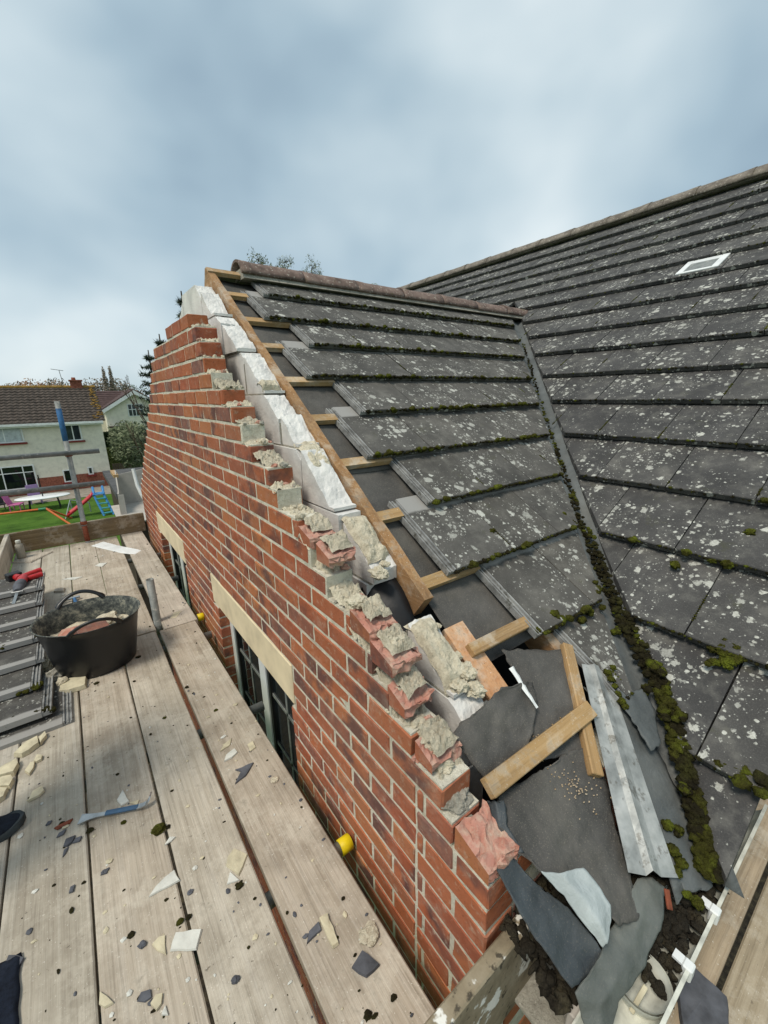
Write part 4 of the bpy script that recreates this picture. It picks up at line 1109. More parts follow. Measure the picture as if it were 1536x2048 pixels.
# ================================================================== TILE STACK on the boards
trng = random.Random(9)
st_mesh = [tile_mesh(seed=60 + k, strip=True, mat='tile_stack') for k in range(4)]
ords = ['lowest', 'second', 'third', 'fourth', 'fifth', 'sixth', 'topmost']
for k in range(7):
    yy = 2.36 + k * .235; zz = DZ + .028 + k * .024
    # head towards the camera, rails to the wall side: u = -x, v = -y
    rx = (-.300 if k == 0 else -.345 + trng.uniform(-.01, .01))
    for c in range(2):
        if c and k == 6: continue
        ox = rx - c * .345
        u = Vector((-1, trng.uniform(-.02, .02), 0)).normalized(); n = Vector((0, .06, 1)).normalized(); v = n.cross(u).normalized(); n = u.cross(v)
        M = Matrix(((u.x, v.x, n.x, ox - .036), (u.y, v.y, n.y, yy + TL), (u.z, v.z, n.z, zz + .02 + .002 * c), (0,0,0,1)))
        o = link('roof_tile', st_mesh[k % 4], None, M)
        tag(o, f'{ords[k]} grey lichen spotted roof tile of the stack beside the tub, {"wall side" if c == 0 else "outer"} column', 'roof tile', 'roof tiles stacked on the boards')
    if k in (0, 1, 3):
        m = MB()
        for q in range(46 if k < 2 else 12):
            moss_ball(m, (rx - trng.uniform(-.01, .42), yy + trng.uniform(-.01, .05) + (0 if k else .02), zz + .028 + trng.uniform(-.005, .004)), trng.uniform(.006, .018), trng.random() * 900, 2)
        tag(obj('moss', m, MAT['moss_dark' if k == 0 else 'moss'], None, fix=False), f'moss growing on the {ords[k]} stacked tile edge', 'moss', kind='stuff')

# ================================================================== RUBBER TUB
tub = thing('rubber_tub', 'black flexible rubber tub with two handles, dusty inside', 'tub', (-.088, 2.80, DZ))
Mt = Matrix.Translation((-.088, 2.80, DZ + .001)) @ Euler((0, 0, R(-18))).to_matrix().to_4x4()
H = .318; prof_o = [(.0005, 0), (.178, 0), (.186, .006), (.200, .08), (.216, .18), (.232, .27), (.243, H - .012), (.249, H - .008), (.252, H)]
prof_i = [(.247, H + .002), (.240, H - .01), (.226, .26), (.205, .14), (.188, .03), (.0005, .026)]
ELL = (1.07, .94)
m = MB(); m.lathe(prof_o, 44, Mt, ELL); obj('tub_wall', m, MAT['rubber'], tub)
m = MB(); m.lathe([(.252, H)] + prof_i, 44, Mt, ELL); obj('tub_lining', m, MAT['tub_inside'], tub)
for a0 in (R(-68), R(112)):
    pts = []
    for i in range(17):
        u = i / 16; a = a0 - R(27) + R(54) * u; hh = H - .004 + .062 * math.sin(math.pi * u) ** .8
        r = .249 + .006 * math.sin(math.pi * u)
        pts.append(Mt @ Vector((r * math.cos(a) * ELL[0], r * math.sin(a) * ELL[1], hh)))
    m = MB(); m.sweep(pts, [.012 if 1 < i < 15 else .016 for i in range(17)], 10, True, .75); obj('handle', m, MAT['rubber'], tub)
# rubble inside
rr = random.Random(4)
m = MB(); Rr = []
for i in range(13):
    row = []
    for k in range(33):
        r = .212 * i / 12; a = 2 * math.pi * k / 32
        row.append(Mt @ Vector((r * math.cos(a) * 1.05, r * math.sin(a) * .94, .19 + .035 * mn.noise(Vector((r * 9 * math.cos(a), r * 9 * math.sin(a), 1))) + (.012 * mn.noise(Vector((r * 40 * math.cos(a), r * 40 * math.sin(a), 2)))))))
    Rr.append(row)
m.grid(Rr, False); tag(obj('mortar_rubble', m, MAT['mortar_lump']), 'pale crumbled mortar filling the black tub', 'rubble', kind='stuff')
def chunk(name, label, cat, c, dims, mat, rot, seed, group=None, ch=.004):
    M = Matrix.Translation(c) @ Euler(rot).to_matrix().to_4x4(); m = MB(); q = random.Random(seed)
    m.cbox((-dims[0]/2, -dims[1]/2, -dims[2]/2), (dims[0]/2, dims[1]/2, dims[2]/2), ch, jit=ch * .8, rng=q)
    return tag(obj(name, m, MAT[mat], None, M), label, cat, group)
chunk('half_brick', 'orange half brick tilted at the front of the tub, below its handle', 'brick', Mt @ Vector((.05, -.125, .262)), (.15, .1, .065), 'brick', (.35, .1, .3), 3)
chunk('half_brick', 'pale orange brick piece lying across the tub beside the handle', 'brick', Mt @ Vector((-.07, -.085, .235)), (.14, .1, .06), 'broken_brick', (.3, -.25, -.6), 5)
o = obj('mortar_chunk', MB().rock(Mt @ Vector((.06, .08, .225)), (.07, .06, .035), 12, 3, .5), MAT['mortar_lump']); tag(o, 'mortar chunk near the middle of the tub', 'mortar chunk')

# ================================================================== TOOLS
# pry bar
pA, pB = at_z(160, 1640, DZ + .008), at_z(302, 1612, DZ + .008)
d = (pB - pA); L = d.length; d.normalize(); s = Vector((0,0,1)).cross(d)
def PP(a, b, c): return pA + d * (a * L) + s * b + Vector((0,0,c))
pry = thing('pry_bar', 'flat steel pry bar with a blue middle and hooked claw', 'pry bar', tuple(pA))
rows = []
for (a, wdt, z) in [(.0, .021, 0), (.05, .018, .001), (.12, .013, .003), (.25, .0085, .004), (.38, .008, .004)]: rows.append([PP(a, -wdt, z), PP(a, wdt, z)])
m = MB(); m.grid(rows, False, -.004); obj('blade', m, MAT['steel'], pry)
rows = [[PP(a, -.0085, .005), PP(a, .0, .007), PP(a, .0085, .005)] for a in (.36, .5, .65, .80, .82)]
m = MB(); m.grid(rows, False, -.006); obj('shank', m, MAT['blue_paint'], pry)
rows = [[PP(a, b - .010, c), PP(a, b + .010, c)] for (a, b, c) in [(.81, 0, .006), (.88, .0, .008), (.94, .003, .012), (.985, .010, .022), (1.0, .022, .034)]]
m = MB(); m.grid(rows, False, -.005); obj('claw', m, MAT['steel'], pry)
# hammer behind the tub
hm = thing('hammer', 'claw hammer with blue grip lying behind the tub handle', 'hammer', tuple(at_z(140, 1195, DZ)))
h0, h1 = at_z(122, 1203, DZ + .02), at_z(160, 1193, DZ + .02)
m = MB(); m.sweep([h0, h0.lerp(h1, .5) + Vector((0,0,.004)), h1], [.008, .011, .012], 8); obj('head', m, MAT['steel'], hm)
q0 = h0.lerp(h1, .7); q1 = at_z(152, 1215, DZ + .012) + Vector((.02, -.22, 0)); m = MB(); m.sweep([q0, q0.lerp(q1, .3), q1], [.010, .014, .015], 8); obj('grip', m, MAT['blue_tube'], hm)
# reciprocating saw on the tile stack
c0 = at_z(45, 1172, -1.33)
saw = thing('reciprocating_saw', 'red and black cordless reciprocating saw lying on the tile stack', 'power saw', tuple(c0))
ax = (at_z(20, 1225, -1.30) - at_z(60, 1150, -1.30)); ax.z = -.03; ax.normalize(); sx_ = ax.cross(Vector((0,0,1))).normalized()
def SP_(a, b, c): return c0 + ax * a + sx_ * b + Vector((0,0,c))
m = MB(); m.sweep([SP_(-.10, 0, .03), SP_(-.04, 0, .035), SP_(.05, 0, .035)], [.030, .038, .036], 12, True, .9); obj('motor_housing', m, MAT['red_plastic'], saw)
m = MB(); m.sweep([SP_(.03, 0, .035), SP_(.07, 0, .034), SP_(.13, 0, .03), SP_(.16, 0, .028)], [.040, .043, .034, .024], 12, True, .85); obj('gearbox_cover', m, MAT['slate'], saw)
m = MB(); m.sweep([SP_(-.09, 0, .035), SP_(-.15, -.035, .03), SP_(-.19, -.09, .028)], [.026, .022, .024], 10); obj('handle', m, MAT['red_plastic'], saw)
m = MB(); m.cbox((-.045, -.035, -.03), (.045, .035, .03), .006, M=Matrix.Translation(SP_(-.16, .07, .028)) @ Euler((0, 0, .4)).to_matrix().to_4x4()); obj('battery', m, MAT['black_plastic'], saw)
m = MB(); m.sweep([SP_(-.08, .02, .034), SP_(-.13, .05, .032)], [.026, .024], 10); obj('battery_mount', m, MAT['red_plastic'], saw)
m = MB(); m.sweep([SP_(-.06, -.03, .03), SP_(-.10, -.11, .028)], [.018, .020], 10); obj('switch_grip', m, MAT['red_plastic'], saw)
m = MB(); m.cbox((-.035, -.006, -.012), (.035, .006, .012), .002, M=Matrix.Translation(SP_(.165, -.0, .02)) @ Euler((0, 0, math.atan2(sx_.y, sx_.x))).to_matrix().to_4x4()); obj('shoe_plate', m, MAT['steel'], saw)
rows = [[SP_(a, b - .009, .026 - .1 * (a - .16)), SP_(a, b + .009, .026 - .1 * (a - .16))] for (a, b) in [(.15, 0), (.22, .0), (.30, .0), (.36, .002)]]
m = MB(); m.grid(rows, False, .0016); obj('blade', m, MAT['steel'], saw)
# bottles by the toe board
def bottle(px, py, lab, sc_=1.0):
    p = at_z(px, py, DZ); t = thing('bottle', lab, 'bottle', tuple(p)); M = Matrix.Translation(p) @ Matrix.Scale(sc_, 4)
    m = MB(); m.lathe([(.0005, 0), (.033, 0), (.036, .006), (.036, .13), (.030, .155), (.018, .165), (.018, .172)], 22, M); obj('body', m, MAT['mortar_grey'], t)
    m = MB(); m.lathe([(.021, .172), (.021, .195), (.019, .198), (.0005, .198)], 18, M); obj('lid', m, MAT['dirty_plastic'], t)
bottle(45, 1118, 'dusty white plastic bottle standing in front at the toe board corner', 1.0)
bottle(36, 1103, 'dusty bottle half hidden behind the other bottle', .85)

# ================================================================== OFFCUTS AND DEBRIS ON THE BOARDS
def flake(name, label, cat, poly, mat, z=DZ, th=.006, tilt=0, group=None, seed=0):
    q = random.Random(seed * 13 + len(poly)); pts = [at_z(px, py, z) for px, py in poly]
    c = sum(pts, Vector()) / len(pts); fine = []
    for a, b_ in zip(pts, pts[1:] + pts[:1]):
        fine.append(a); n = max(1, int((b_ - a).length / .02))
        for i in range(1, n): fine.append(a.lerp(b_, i / n) + Vector((q.uniform(-.002, .002), q.uniform(-.002, .002), 0)))
    n = len(fine); vs = []
    for p in fine:
        dz = tilt * (p.y - c.y); vs.append((p.x, p.y, z + .0012 + max(0, dz)))
    for p in fine:
        dz = tilt * (p.y - c.y); i_ = c.lerp(p, .93); vs.append((i_.x, i_.y, z + th + max(0, dz) + q.uniform(-.001, .001)))
    vs.append((c.x, c.y, z + th * 1.12 + abs(tilt) * .01))
    fs = [tuple(range(n))[::-1]] + [(i, (i+1) % n, n + (i+1) % n, n + i) for i in range(n)] + [(n + i, n + (i+1) % n, 2*n) for i in range(n)]
    m = MB(); m.add(vs, fs); o = obj(name, m, MAT[mat]); return tag(o, label, cat, group)
F = [
 ('plastic_offcut','long white plastic fascia offcut lying across the boards near the toe board','offcut',[(182,1092),(205,1084),(235,1092),(285,1102),(272,1110),(240,1106)],'white_plastic',.010),
 ('board_offcut','thin grey board offcut beside the bottles','offcut',[(22,1127),(60,1108),(108,1104),(62,1126)],'board_grey',.012),
 ('tile_shard','white triangular shard with a long point between two boards','shard',[(297,1796),(310,1777),(330,1757),(350,1741),(361,1762),(340,1774)],'pale_flake',.007),
 ('tile_shard','white four-sided shard lying across the lower board gap','shard',[(340,1904),(351,1867),(405,1860),(394,1901)],'pale_flake',.008),
 ('tile_shard','cream triangular shard beside the white four-sided shard','shard',[(304,1890),(318,1875),(331,1872),(333,1911),(315,1903)],'cream_flake',.006),
 ('tile_shard','pale cream square flake at the second board, upper of the touching pair','shard',[(455,1716),(468,1698),(496,1710),(478,1753),(452,1733)],'cream_flake',.007),
 ('tile_shard','small white shard below the cream square flake','shard',[(454,1770),(460,1745),(479,1762)],'pale_flake',.006),
 ('tile_shard','grey tile piece with torn corner beside the round mortar pat on the wall board','shard',[(703,1937),(724,1903),(760,1932),(733,1957)],'slate',.010),
 ('mortar_strip','olive green mortar strip beside the dark slate sliver','mortar piece',[(638,1838),(655,1828),(678,1890),(666,1899)],'cream_flake',.010),
 ('slate_sliver','dark slate sliver touching the olive mortar strip','sliver',[(613,1890),(618,1866),(638,1845),(643,1862)],'slate',.008),
 ('tile_shard','white broken shard on the wall board above the grey triangular piece','shard',[(448,1525),(452,1512),(470,1498),(476,1506),(464,1517)],'pale_flake',.008),
 ('tile_shard','grey triangular tile piece on the wall board','shard',[(470,1570),(482,1545),(470,1541),(508,1526),(492,1553)],'slate',.007),
 ('tile_shard','olive shard above the white broken shard on the wall board','shard',[(440,1505),(448,1490),(464,1477),(460,1492)],'cream_flake',.006),
 ('tile_shard','small olive chip at the edge of the wall board','shard',[(495,1490),(506,1483),(512,1496),(500,1505)],'cream_flake',.006),
 ('tile_shard','grey white shard touching the pry bar shank','shard',[(234,1602),(246,1580),(259,1604),(243,1613)],'pale_flake',.006),
 ('tile_shard','tan chip right under the pry bar claw end','shard',[(258,1607),(279,1601),(275,1611)],'cream_flake',.005),
 ('tile_shard','pale shard beside the green moss clump at the board gap','shard',[(329,1692),(340,1676),(352,1675),(343,1684)],'pale_flake',.006),
 ('tile_shard','white leaf shaped flake on the far boards','shard',[(190,1132),(200,1127),(215,1126),(205,1134)],'pale_flake',.006),
 ('tile_shard','long thin white flake across the far board gap','shard',[(122,1160),(140,1156),(166,1154),(150,1160)],'pale_flake',.006),
 ('tile_shard','pale diamond flake lying at the end of the grey board','shard',[(340,1238),(348,1226),(365,1222),(352,1237)],'cream_flake',.006),
 ('timber_scrap','small timber scrap beside the tile stack rail','offcut',[(108,1186),(110,1179),(131,1178),(129,1185)],'board_grey',.016),
 ('mortar_slab','flat cream mortar slab in front of the tub','mortar piece',[(118,1390),(125,1366),(175,1357),(173,1377),(140,1388)],'cream_flake',.026),
 ('mortar_slab','cream mortar slab with a pointed end below the lead edge','mortar piece',[(28,1515),(55,1490),(78,1478),(80,1492),(60,1508),(45,1516)],'cream_flake',.024),
 ('mortar_slab','small cream mortar slab touching the pointed one','mortar piece',[(80,1480),(92,1468),(95,1476),(82,1493)],'cream_flake',.020),
 ('mortar_slab','grey cream mortar slab at the edge of the picture, upper one','mortar piece',[(0,1545),(36,1525),(40,1533),(30,1552),(0,1560)],'cream_flake',.026),
 ('mortar_slab','cream mortar slab at the edge of the picture, middle one','mortar piece',[(-10,1566),(25,1557),(30,1564),(22,1580),(-10,1582)],'cream_flake',.024),
 ('mortar_slab','cream mortar slab at the edge of the picture, lowest one above the shoe','mortar piece',[(-10,1582),(18,1582),(10,1600),(-8,1612)],'cream_flake',.022),
 ('mortar_slab','tan mortar slab beside the others, on the board above the shoe','mortar piece',[(56,1606),(66,1586),(86,1575),(90,1584),(80,1594)],'cream_flake',.012),
 ('mortar_slab','tan stepped mortar piece below the pointed slab','mortar piece',[(50,1545),(62,1528),(70,1526),(68,1540),(60,1552)],'cream_flake',.012),
 ('mortar_slab','cream mortar crumb slab beside the grey slate stain','mortar piece',[(68,1525),(75,1512),(86,1513),(84,1522),(74,1527)],'cream_flake',.012),
 ('slate_flake','dark blue grey slate flake, largest of the cluster below the pry bar','slate flake',[(127,1695),(132,1680),(152,1672),(146,1686),(136,1694)],'slate',.008),
 ('slate_flake','slate flake beside the largest one in the cluster','slate flake',[(145,1688),(152,1678),(165,1674),(160,1684)],'slate',.007),
 ('slate_flake','narrow slate flake pointing down from the cluster','slate flake',[(125,1716),(128,1702),(138,1694),(132,1708)],'slate',.005),
 ('slate_flake','purple grey slate flake above the cluster','slate flake',[(113,1677),(118,1668),(133,1659),(128,1670)],'slate',.006),
 ('slate_flake','brown slate stick above the purple flake','slate flake',[(108,1658),(118,1652),(147,1638),(140,1648),(115,1661)],'rust',.006),
 ('slate_flake','small dark flake between shoe and pry bar','slate flake',[(91,1653),(96,1645),(105,1642),(100,1650)],'slate',.005),
 ('tile_shard','torn grey flake above the dark cloth','shard',[(8,1935),(18,1912),(50,1918),(32,1950)],'slate',.008),
 ('slate_flake','dark slate chip in the middle of the third board','slate flake',[(201,1752),(205,1744),(220,1736),(214,1748)],'slate',.006),
 ('slate_flake','dark slate chip left of the third board chip','slate flake',[(138,1788),(141,1776),(151,1770),(147,1785)],'slate',.006),
 ('tile_shard','cream chip across the lowest board gap','shard',[(198,2010),(200,1985),(215,1995),(228,2008),(210,2018)],'cream_flake',.007),
 ('tile_shard','pale cream round chip near the bottom of the third board','shard',[(301,2010),(312,1992),(326,1988),(324,2010),(314,2024)],'cream_flake',.007),
 ('slate_flake','grey slate disc above the pale round chip','slate flake',[(274,2004),(282,1986),(302,1980),(304,1996),(290,2006)],'slate',.006),
 ('tile_shard','small white triangular chip at the bottom of the third board','shard',[(323,2032),(331,2012),(337,2032)],'pale_flake',.006),
 ('tile_piece','dark broken tile lying on the eaves side boards by the gutter','tile piece',[(1352,1990),(1385,1935),(1455,2000),(1458,2060),(1362,2060)],'slate',.014),
]
for k, (nm, lb, ct, poly, mt, th) in enumerate(F): flake(nm, lb, ct, poly, mt, th=th, seed=k, z=DZ + (.0062 if False else .0005))
def stone(px, py, r, mat, name, label, cat, flat=.55, sub=3, rough=.4, z=DZ):
    if mat == 'moss_dark': r *= .72
    p = at_z(px, py, z); m = MB(); m.rock((p.x, p.y, z + r * flat * .72), (r, r * .85, r * flat), px * 1.3 + py, sub, rough); return tag(obj(name, m, MAT[mat]), label, cat)
stone(110, 1360, .045, 'mortar_grey', 'mortar_chunk', 'grey mortar chunk wedged between tub and tile stack', 'mortar chunk', .9)
stone(100, 1338, .035, 'mortar_lump', 'mortar_chunk', 'upright pale mortar chunk leaning on the tub', 'mortar chunk', 1.5)
stone(128, 1372, .030, 'mortar_lump', 'mortar_chunk', 'round pale mortar chunk in front of the tub', 'mortar chunk', 1.0)
stone(738, 1872, .030, 'mortar_lump', 'mortar_pat', 'round creamy mortar pat on the wall board', 'mortar piece', .35)
stone(550, 1561, .016, 'mortar_lump', 'mortar_pat', 'small round mortar pat on the wall board edge', 'mortar piece', .35)
stone(390, 1737, .008, 'pale_flake', 'pebble', 'small white pebble beside the white triangular shard', 'pebble', .5)
stone(381, 1785, .009, 'slate', 'pebble', 'grey pebble below the white pebble', 'pebble', .5)
stone(285, 1891, .011, 'slate', 'pebble', 'dark round pebble left of the cream triangular shard', 'pebble', .6)
stone(471, 1962, .011, 'slate', 'pebble', 'dark round pebble alone on the second board', 'pebble', .6)
stone(208, 1745, .008, 'slate', 'pebble', 'dark pebble beside the slate chip on the third board', 'pebble', .6)
stone(318, 1662, .022, 'moss', 'moss_clump', 'bright green moss clump near the pry bar and board gap', 'moss', .6, 3, .5)
stone(336, 1655, .012, 'moss_dark', 'moss_clump', 'dark moss clump on the gap beside the bright one', 'moss', .6, 3, .5)
stone(247, 1646, .009, 'moss', 'moss_clump', 'tiny moss clump below the pry bar shank', 'moss', .5, 3, .5)
stone(478, 1772, .018, 'moss_dark', 'moss_clump', 'black soil clump beside the small white shard', 'moss', .35, 3, .6)
stone(180, 1662, .016, 'moss_dark', 'moss_clump', 'black soil clump under the pry bar blade', 'moss', .35, 3, .6)
stone(360, 1845, .010, 'moss', 'moss_clump', 'moss clump on the gap above the white four-sided shard', 'moss', .5, 3, .5)
stone(377, 1836, .012, 'moss_dark', 'moss_clump', 'dark moss clump in the gap above the white four-sided shard', 'moss', .5, 3, .5)
stone(124, 1648, .012, 'moss_dark', 'moss_clump', 'dark soil clump beside the brown slate stick', 'moss', .4, 3, .6)
stone(140, 1438, .018, 'moss_dark', 'moss_clump', 'dark moss pat beside the lead edge', 'moss', .25, 3, .6)
stone(118, 1432, .018, 'slate', 'slate_flake', 'dark bent slate flake beside the moss pat', 'slate flake', .2, 3, .6)
stone(193, 1367, .018, 'moss_dark', 'moss_clump', 'flat dark moss pat in front of the tub', 'moss', .25, 3, .5)
stone(432, 1421, .010, 'moss', 'moss_clump', 'small green moss pat on the wall board', 'moss', .35, 3, .4)
stone(329, 1436, .009, 'moss', 'moss_clump', 'small green moss pat on the second board', 'moss', .35, 3, .4)
stone(463, 1447, .007, 'moss_dark', 'moss_clump', 'black soil pellet on the wall board', 'moss', .5, 3, .4)
stone(408, 1394, .009, 'moss_dark', 'moss_clump', 'black soil smear on the wall board', 'moss', .25, 3, .6)
stone(735, 2032, .014, 'moss_dark', 'moss_clump', 'black soil clump at the bottom of the wall board', 'moss', .35, 3, .6)
# fine crumbs nobody could count
cr = {'pale_flake': MB(), 'cream_flake': MB(), 'slate': MB(), 'moss_dark': MB()}
crng = random.Random(77)
for q in range(900):
    u = crng.random(); y = .5 + 4.9 * u ** 1.6; x = crng.uniform(-.64, .49)
    if any(abs(x - g_) < .012 for g_ in (.261, .036, -.195, -.423)): continue
    if y > 2.95 and x > .25: x = crng.uniform(.305, .505); zz_ = DZ + .006
    else: zz_ = DZ
    r = abs(crng.gauss(0, 1)) * .0028 + .0014; key = crng.choices(list(cr), (3, 4, 3, 5))[0]
    cr[key].rock((x, y, zz_ + r * .35), (r * crng.uniform(.8, 1.9), r * crng.uniform(.8, 1.6), r * .6), q, 1, .5)
for key, mb in cr.items():
    tag(obj('crumbs', mb, MAT[key], fix=False), {'pale_flake': 'fine white crumbs scattered over the boards', 'cream_flake': 'fine cream mortar crumbs scattered over the boards', 'slate': 'fine grey slate crumbs scattered over the boards', 'moss_dark': 'dark soil specks scattered over the boards'}[key], 'crumbs', kind='stuff')
# sawdust on the eaves felt
m = MB()
for q in range(160):
    px, py = crng.choice([(crng.gauss(1085, 30), 0), (crng.gauss(1150, 30), 1)])
    py = (1500 - (px - 1050) * .70 + crng.gauss(0, 9)) if py == 0 else (1560 + crng.gauss(0, 18) + (px - 1120) * .45)
    p = at_w(px, py, -.008); m.rock(tuple(p), (.0028, .002, .0016), q, 1, .5)
tag(obj('sawdust', m, MAT['batten'], fix=False), 'pale sawdust sprinkled along the eaves batten', 'sawdust', kind='stuff')
# lead-like grey tile under the stack
M = Matrix(((-1,0,0,-.262),(0,-1,0,2.70),(0,0,1,DZ + .020),(0,0,0,1)))
tag(link('roof_tile', tile_mesh(strip=True, seed=90, mat='tile_stack'), None, M), 'grey roof tile with bare grooved edge lying under the stack, jutting towards the pry bar', 'roof tile')
M = Matrix(((-1,0,0,-.262 - .34),(0,-1,0,2.70),(0,0,1,DZ + .020),(0,0,0,1)))
tag(link('roof_tile', tile_mesh(strip=True, seed=91, mat='tile_stack'), None, M), 'grey roof tile under the stack beside the jutting one, at the edge of the picture', 'roof tile')

# ================================================================== PERSON just outside the picture, shoe toe in view
def skin_mesh(name, pts, edges, rads, mat, parent, root=0):
    me = bpy.data.meshes.new(name); me.from_pydata([tuple(p) for p in pts], edges, []); me.materials.append(MAT[mat])
    o = link(name, me, parent); o.modifiers.new('skin', 'SKIN'); sv = me.skin_vertices[0].data
    for i, r in enumerate(rads): sv[i].radius = (r, r) if not isinstance(r, tuple) else r
    sv[root].use_root = True
    s = o.modifiers.new('sub', 'SUBSURF'); s.levels = 2; s.render_levels = 2
    for p in me.polygons: p.use_smooth = True
    o.modifiers['skin'].use_smooth_shade = True
    return o
per = thing('person', 'person in dark shoes and trousers at the walkway edge, one toe showing', 'person', (-.66, 1.72, DZ))
hipc = Vector((-.70, 1.70, -.60)); fA = Vector((-.62, 1.775, DZ + .07)); fB = Vector((-.80, 1.46, DZ + .07))
pts = [hipc, hipc + Vector((0, .10, -.04)), Vector((-.66, 1.78, -1.02)), fA, hipc + Vector((0, -.10, -.04)), Vector((-.74, 1.54, -1.02)), fB,
       hipc + Vector((-.01, 0, .22)), hipc + Vector((-.01, 0, .45)), hipc + Vector((0, 0, .56)), hipc + Vector((.02, 0, .66)), hipc + Vector((.03, 0, .78)),
       hipc + Vector((-.01, .19, .44)), hipc + Vector((-.03, .24, .16)), hipc + Vector((.06, .23, -.06)), hipc + Vector((-.01, -.19, .44)), hipc + Vector((-.03, -.24, .16)), hipc + Vector((.06, -.23, -.06))]
ed = [(0,1),(1,2),(2,3),(0,4),(4,5),(5,6),(0,7),(7,8),(8,9),(9,10),(10,11),(8,12),(12,13),(13,14),(8,15),(15,16),(16,17)]
skin_mesh('body', pts, ed, [.12,.085,.055,.04,.085,.055,.04,.12,.13,.055,.085,.075,.055,.042,.032,.055,.042,.032], 'skin', per)
skin_mesh('trousers', pts[:7], ed[:6], [.135,.10,.075,.062,.10,.075,.062], 'trouser', per)
jp = [hipc + Vector((0,0,-.02)), pts[7], pts[8], pts[12], pts[13], hipc + Vector((.05, .232, -.02)), pts[15], pts[16], hipc + Vector((.05, -.232, -.02))]
skin_mesh('jacket', jp, [(0,1),(1,2),(2,3),(3,4),(4,5),(2,6),(6,7),(7,8)], [.145,.14,.15,.075,.058,.048,.075,.058,.048], 'jacket', per)
for s in (.23, -.23):
    for k in range(5):
        b0 = hipc + Vector((.065, s + (k - 2) * .017 * (1 if k < 4 else .2), -.09)); L = (.055, .065, .07, .062, .045)[k]
        if k == 4: b0 = hipc + Vector((.09, s - .01, -.07))
        m = MB(); m.sweep([b0, b0 + Vector((.01, 0, -L * .6)), b0 + Vector((.002, 0, -L))], [.010, .009, .007], 8); obj('finger', m, MAT['skin'], per)
m = MB(); m.rock(tuple(hipc + Vector((.005, 0, .765))), (.105, .092, .10), 3, 3, .08, smooth=True); obj('hair', m, MAT['hair'], per)
hd = hipc + Vector((.03, 0, .72))
m = MB(); m.sweep([hd + Vector((.075, 0, .03)), hd + Vector((.098, 0, -.01)), hd + Vector((.085, 0, -.025))], [.008, .014, .010], 8); obj('nose', m, MAT['skin'], per)
for s in (-.032, .032):
    m = MB(); m.rock(tuple(hd + Vector((.074, s, .032))), (.010, .013, .008), 2, 2, 0, smooth=True); obj('eye', m, MAT['black'], per)
    m = MB(); m.rock(tuple(hd + Vector((.0, s * 2.75, .01))), (.018, .009, .030), 2, 2, .1, smooth=True); obj('ear', m, MAT['skin'], per)
m = MB(); m.rock(tuple(hd + Vector((.076, 0, -.055))), (.008, .024, .006), 2, 2, 0, smooth=True); obj('mouth', m, MAT['sill_red'], per)
def shoe(toe_, yaw):
    M = Matrix.Translation(toe_) @ Euler((0, 0, yaw)).to_matrix().to_4x4()
    # outline from heel (-.29) to toe (0), local x forward
    out = [(-.29, .030), (-.27, .037), (-.20, .036), (-.12, .044), (-.06, .047), (-.03, .040), (-.012, .026), (0, .0)]
    rows = []
    for (z, k) in ((0, 1.0), (.012, 1.03), (.026, 1.0), (.028, .95)):
        ring = [(x * (1.0 if k < 1.02 else 1.01), y * k, z + (.006 if x > -.04 else 0)) for x, y in out] + [(x, -y * k, z + (.006 if x > -.04 else 0)) for x, y in out[::-1][1:]]
        rows.append([M @ Vector(p) for p in ring])
    m = MB(); m.grid(rows, True); n = len(rows[0]); m.add([tuple(p) for p in rows[0]], [tuple(range(n))]); m.add([tuple(p) for p in rows[-1]], [tuple(range(n))[::-1]])
    sh = obj('shoe', m, MAT['shoe_sole'], per)
    rows = []
    for i in range(15):
        x = -.285 + .279 * i / 14; u = (x + .285) / .279
        wd = .033 + .013 * math.sin(min(1, u * 1.1) * math.pi * .75); wd *= max(.12, min(1, (1 - u) * 5.5)) ** .5
        hgt = .095 - .02 * u if u < .38 else .087 - .055 * ((u - .38) / .62) ** .8
        row = []
        for k in range(13):
            a = math.pi * k / 12; row.append(M @ Vector((x, math.cos(a) * wd, .026 + math.sin(a) ** .8 * (hgt - .026))))
        rows.append(row)
    m = MB(); m.grid(rows, True); obj('upper', m, MAT['shoe_upper'], sh)
tA = at_z(52, 1632, DZ + .015); tA.z = DZ + .001
shoe(tA, R(8)); shoe(Vector((-.60, 1.44, DZ + .001)), R(-8))
# crumpled dark cloth at the very corner
m = MB(); rows = []
cc = at_z(-5, 2010, DZ)
for i in range(19):
    row = []
    for k in range(19):
        x = cc.x - .16 + .205 * i / 18; y = cc.y - .16 + .26 * k / 18
        e_ = min(i, 18 - i, k, 18 - k) / 5
        z = DZ + .004 + min(1, e_) * (.04 + .022 * mn.noise(Vector((x * 14, y * 9, 1))) + .012 * mn.noise(Vector((x * 40, y * 22, 5))))
        row.append((x + .01 * mn.noise(Vector((y * 15, 1, 2))), y + .012 * mn.noise(Vector((x * 15, 4, 2))), z))
    rows.append(row)
m.grid(rows, True, -.003); tag(obj('work_cloth', m, MAT['trouser']), 'crumpled dark blue cloth at the bottom corner of the walkway', 'cloth')

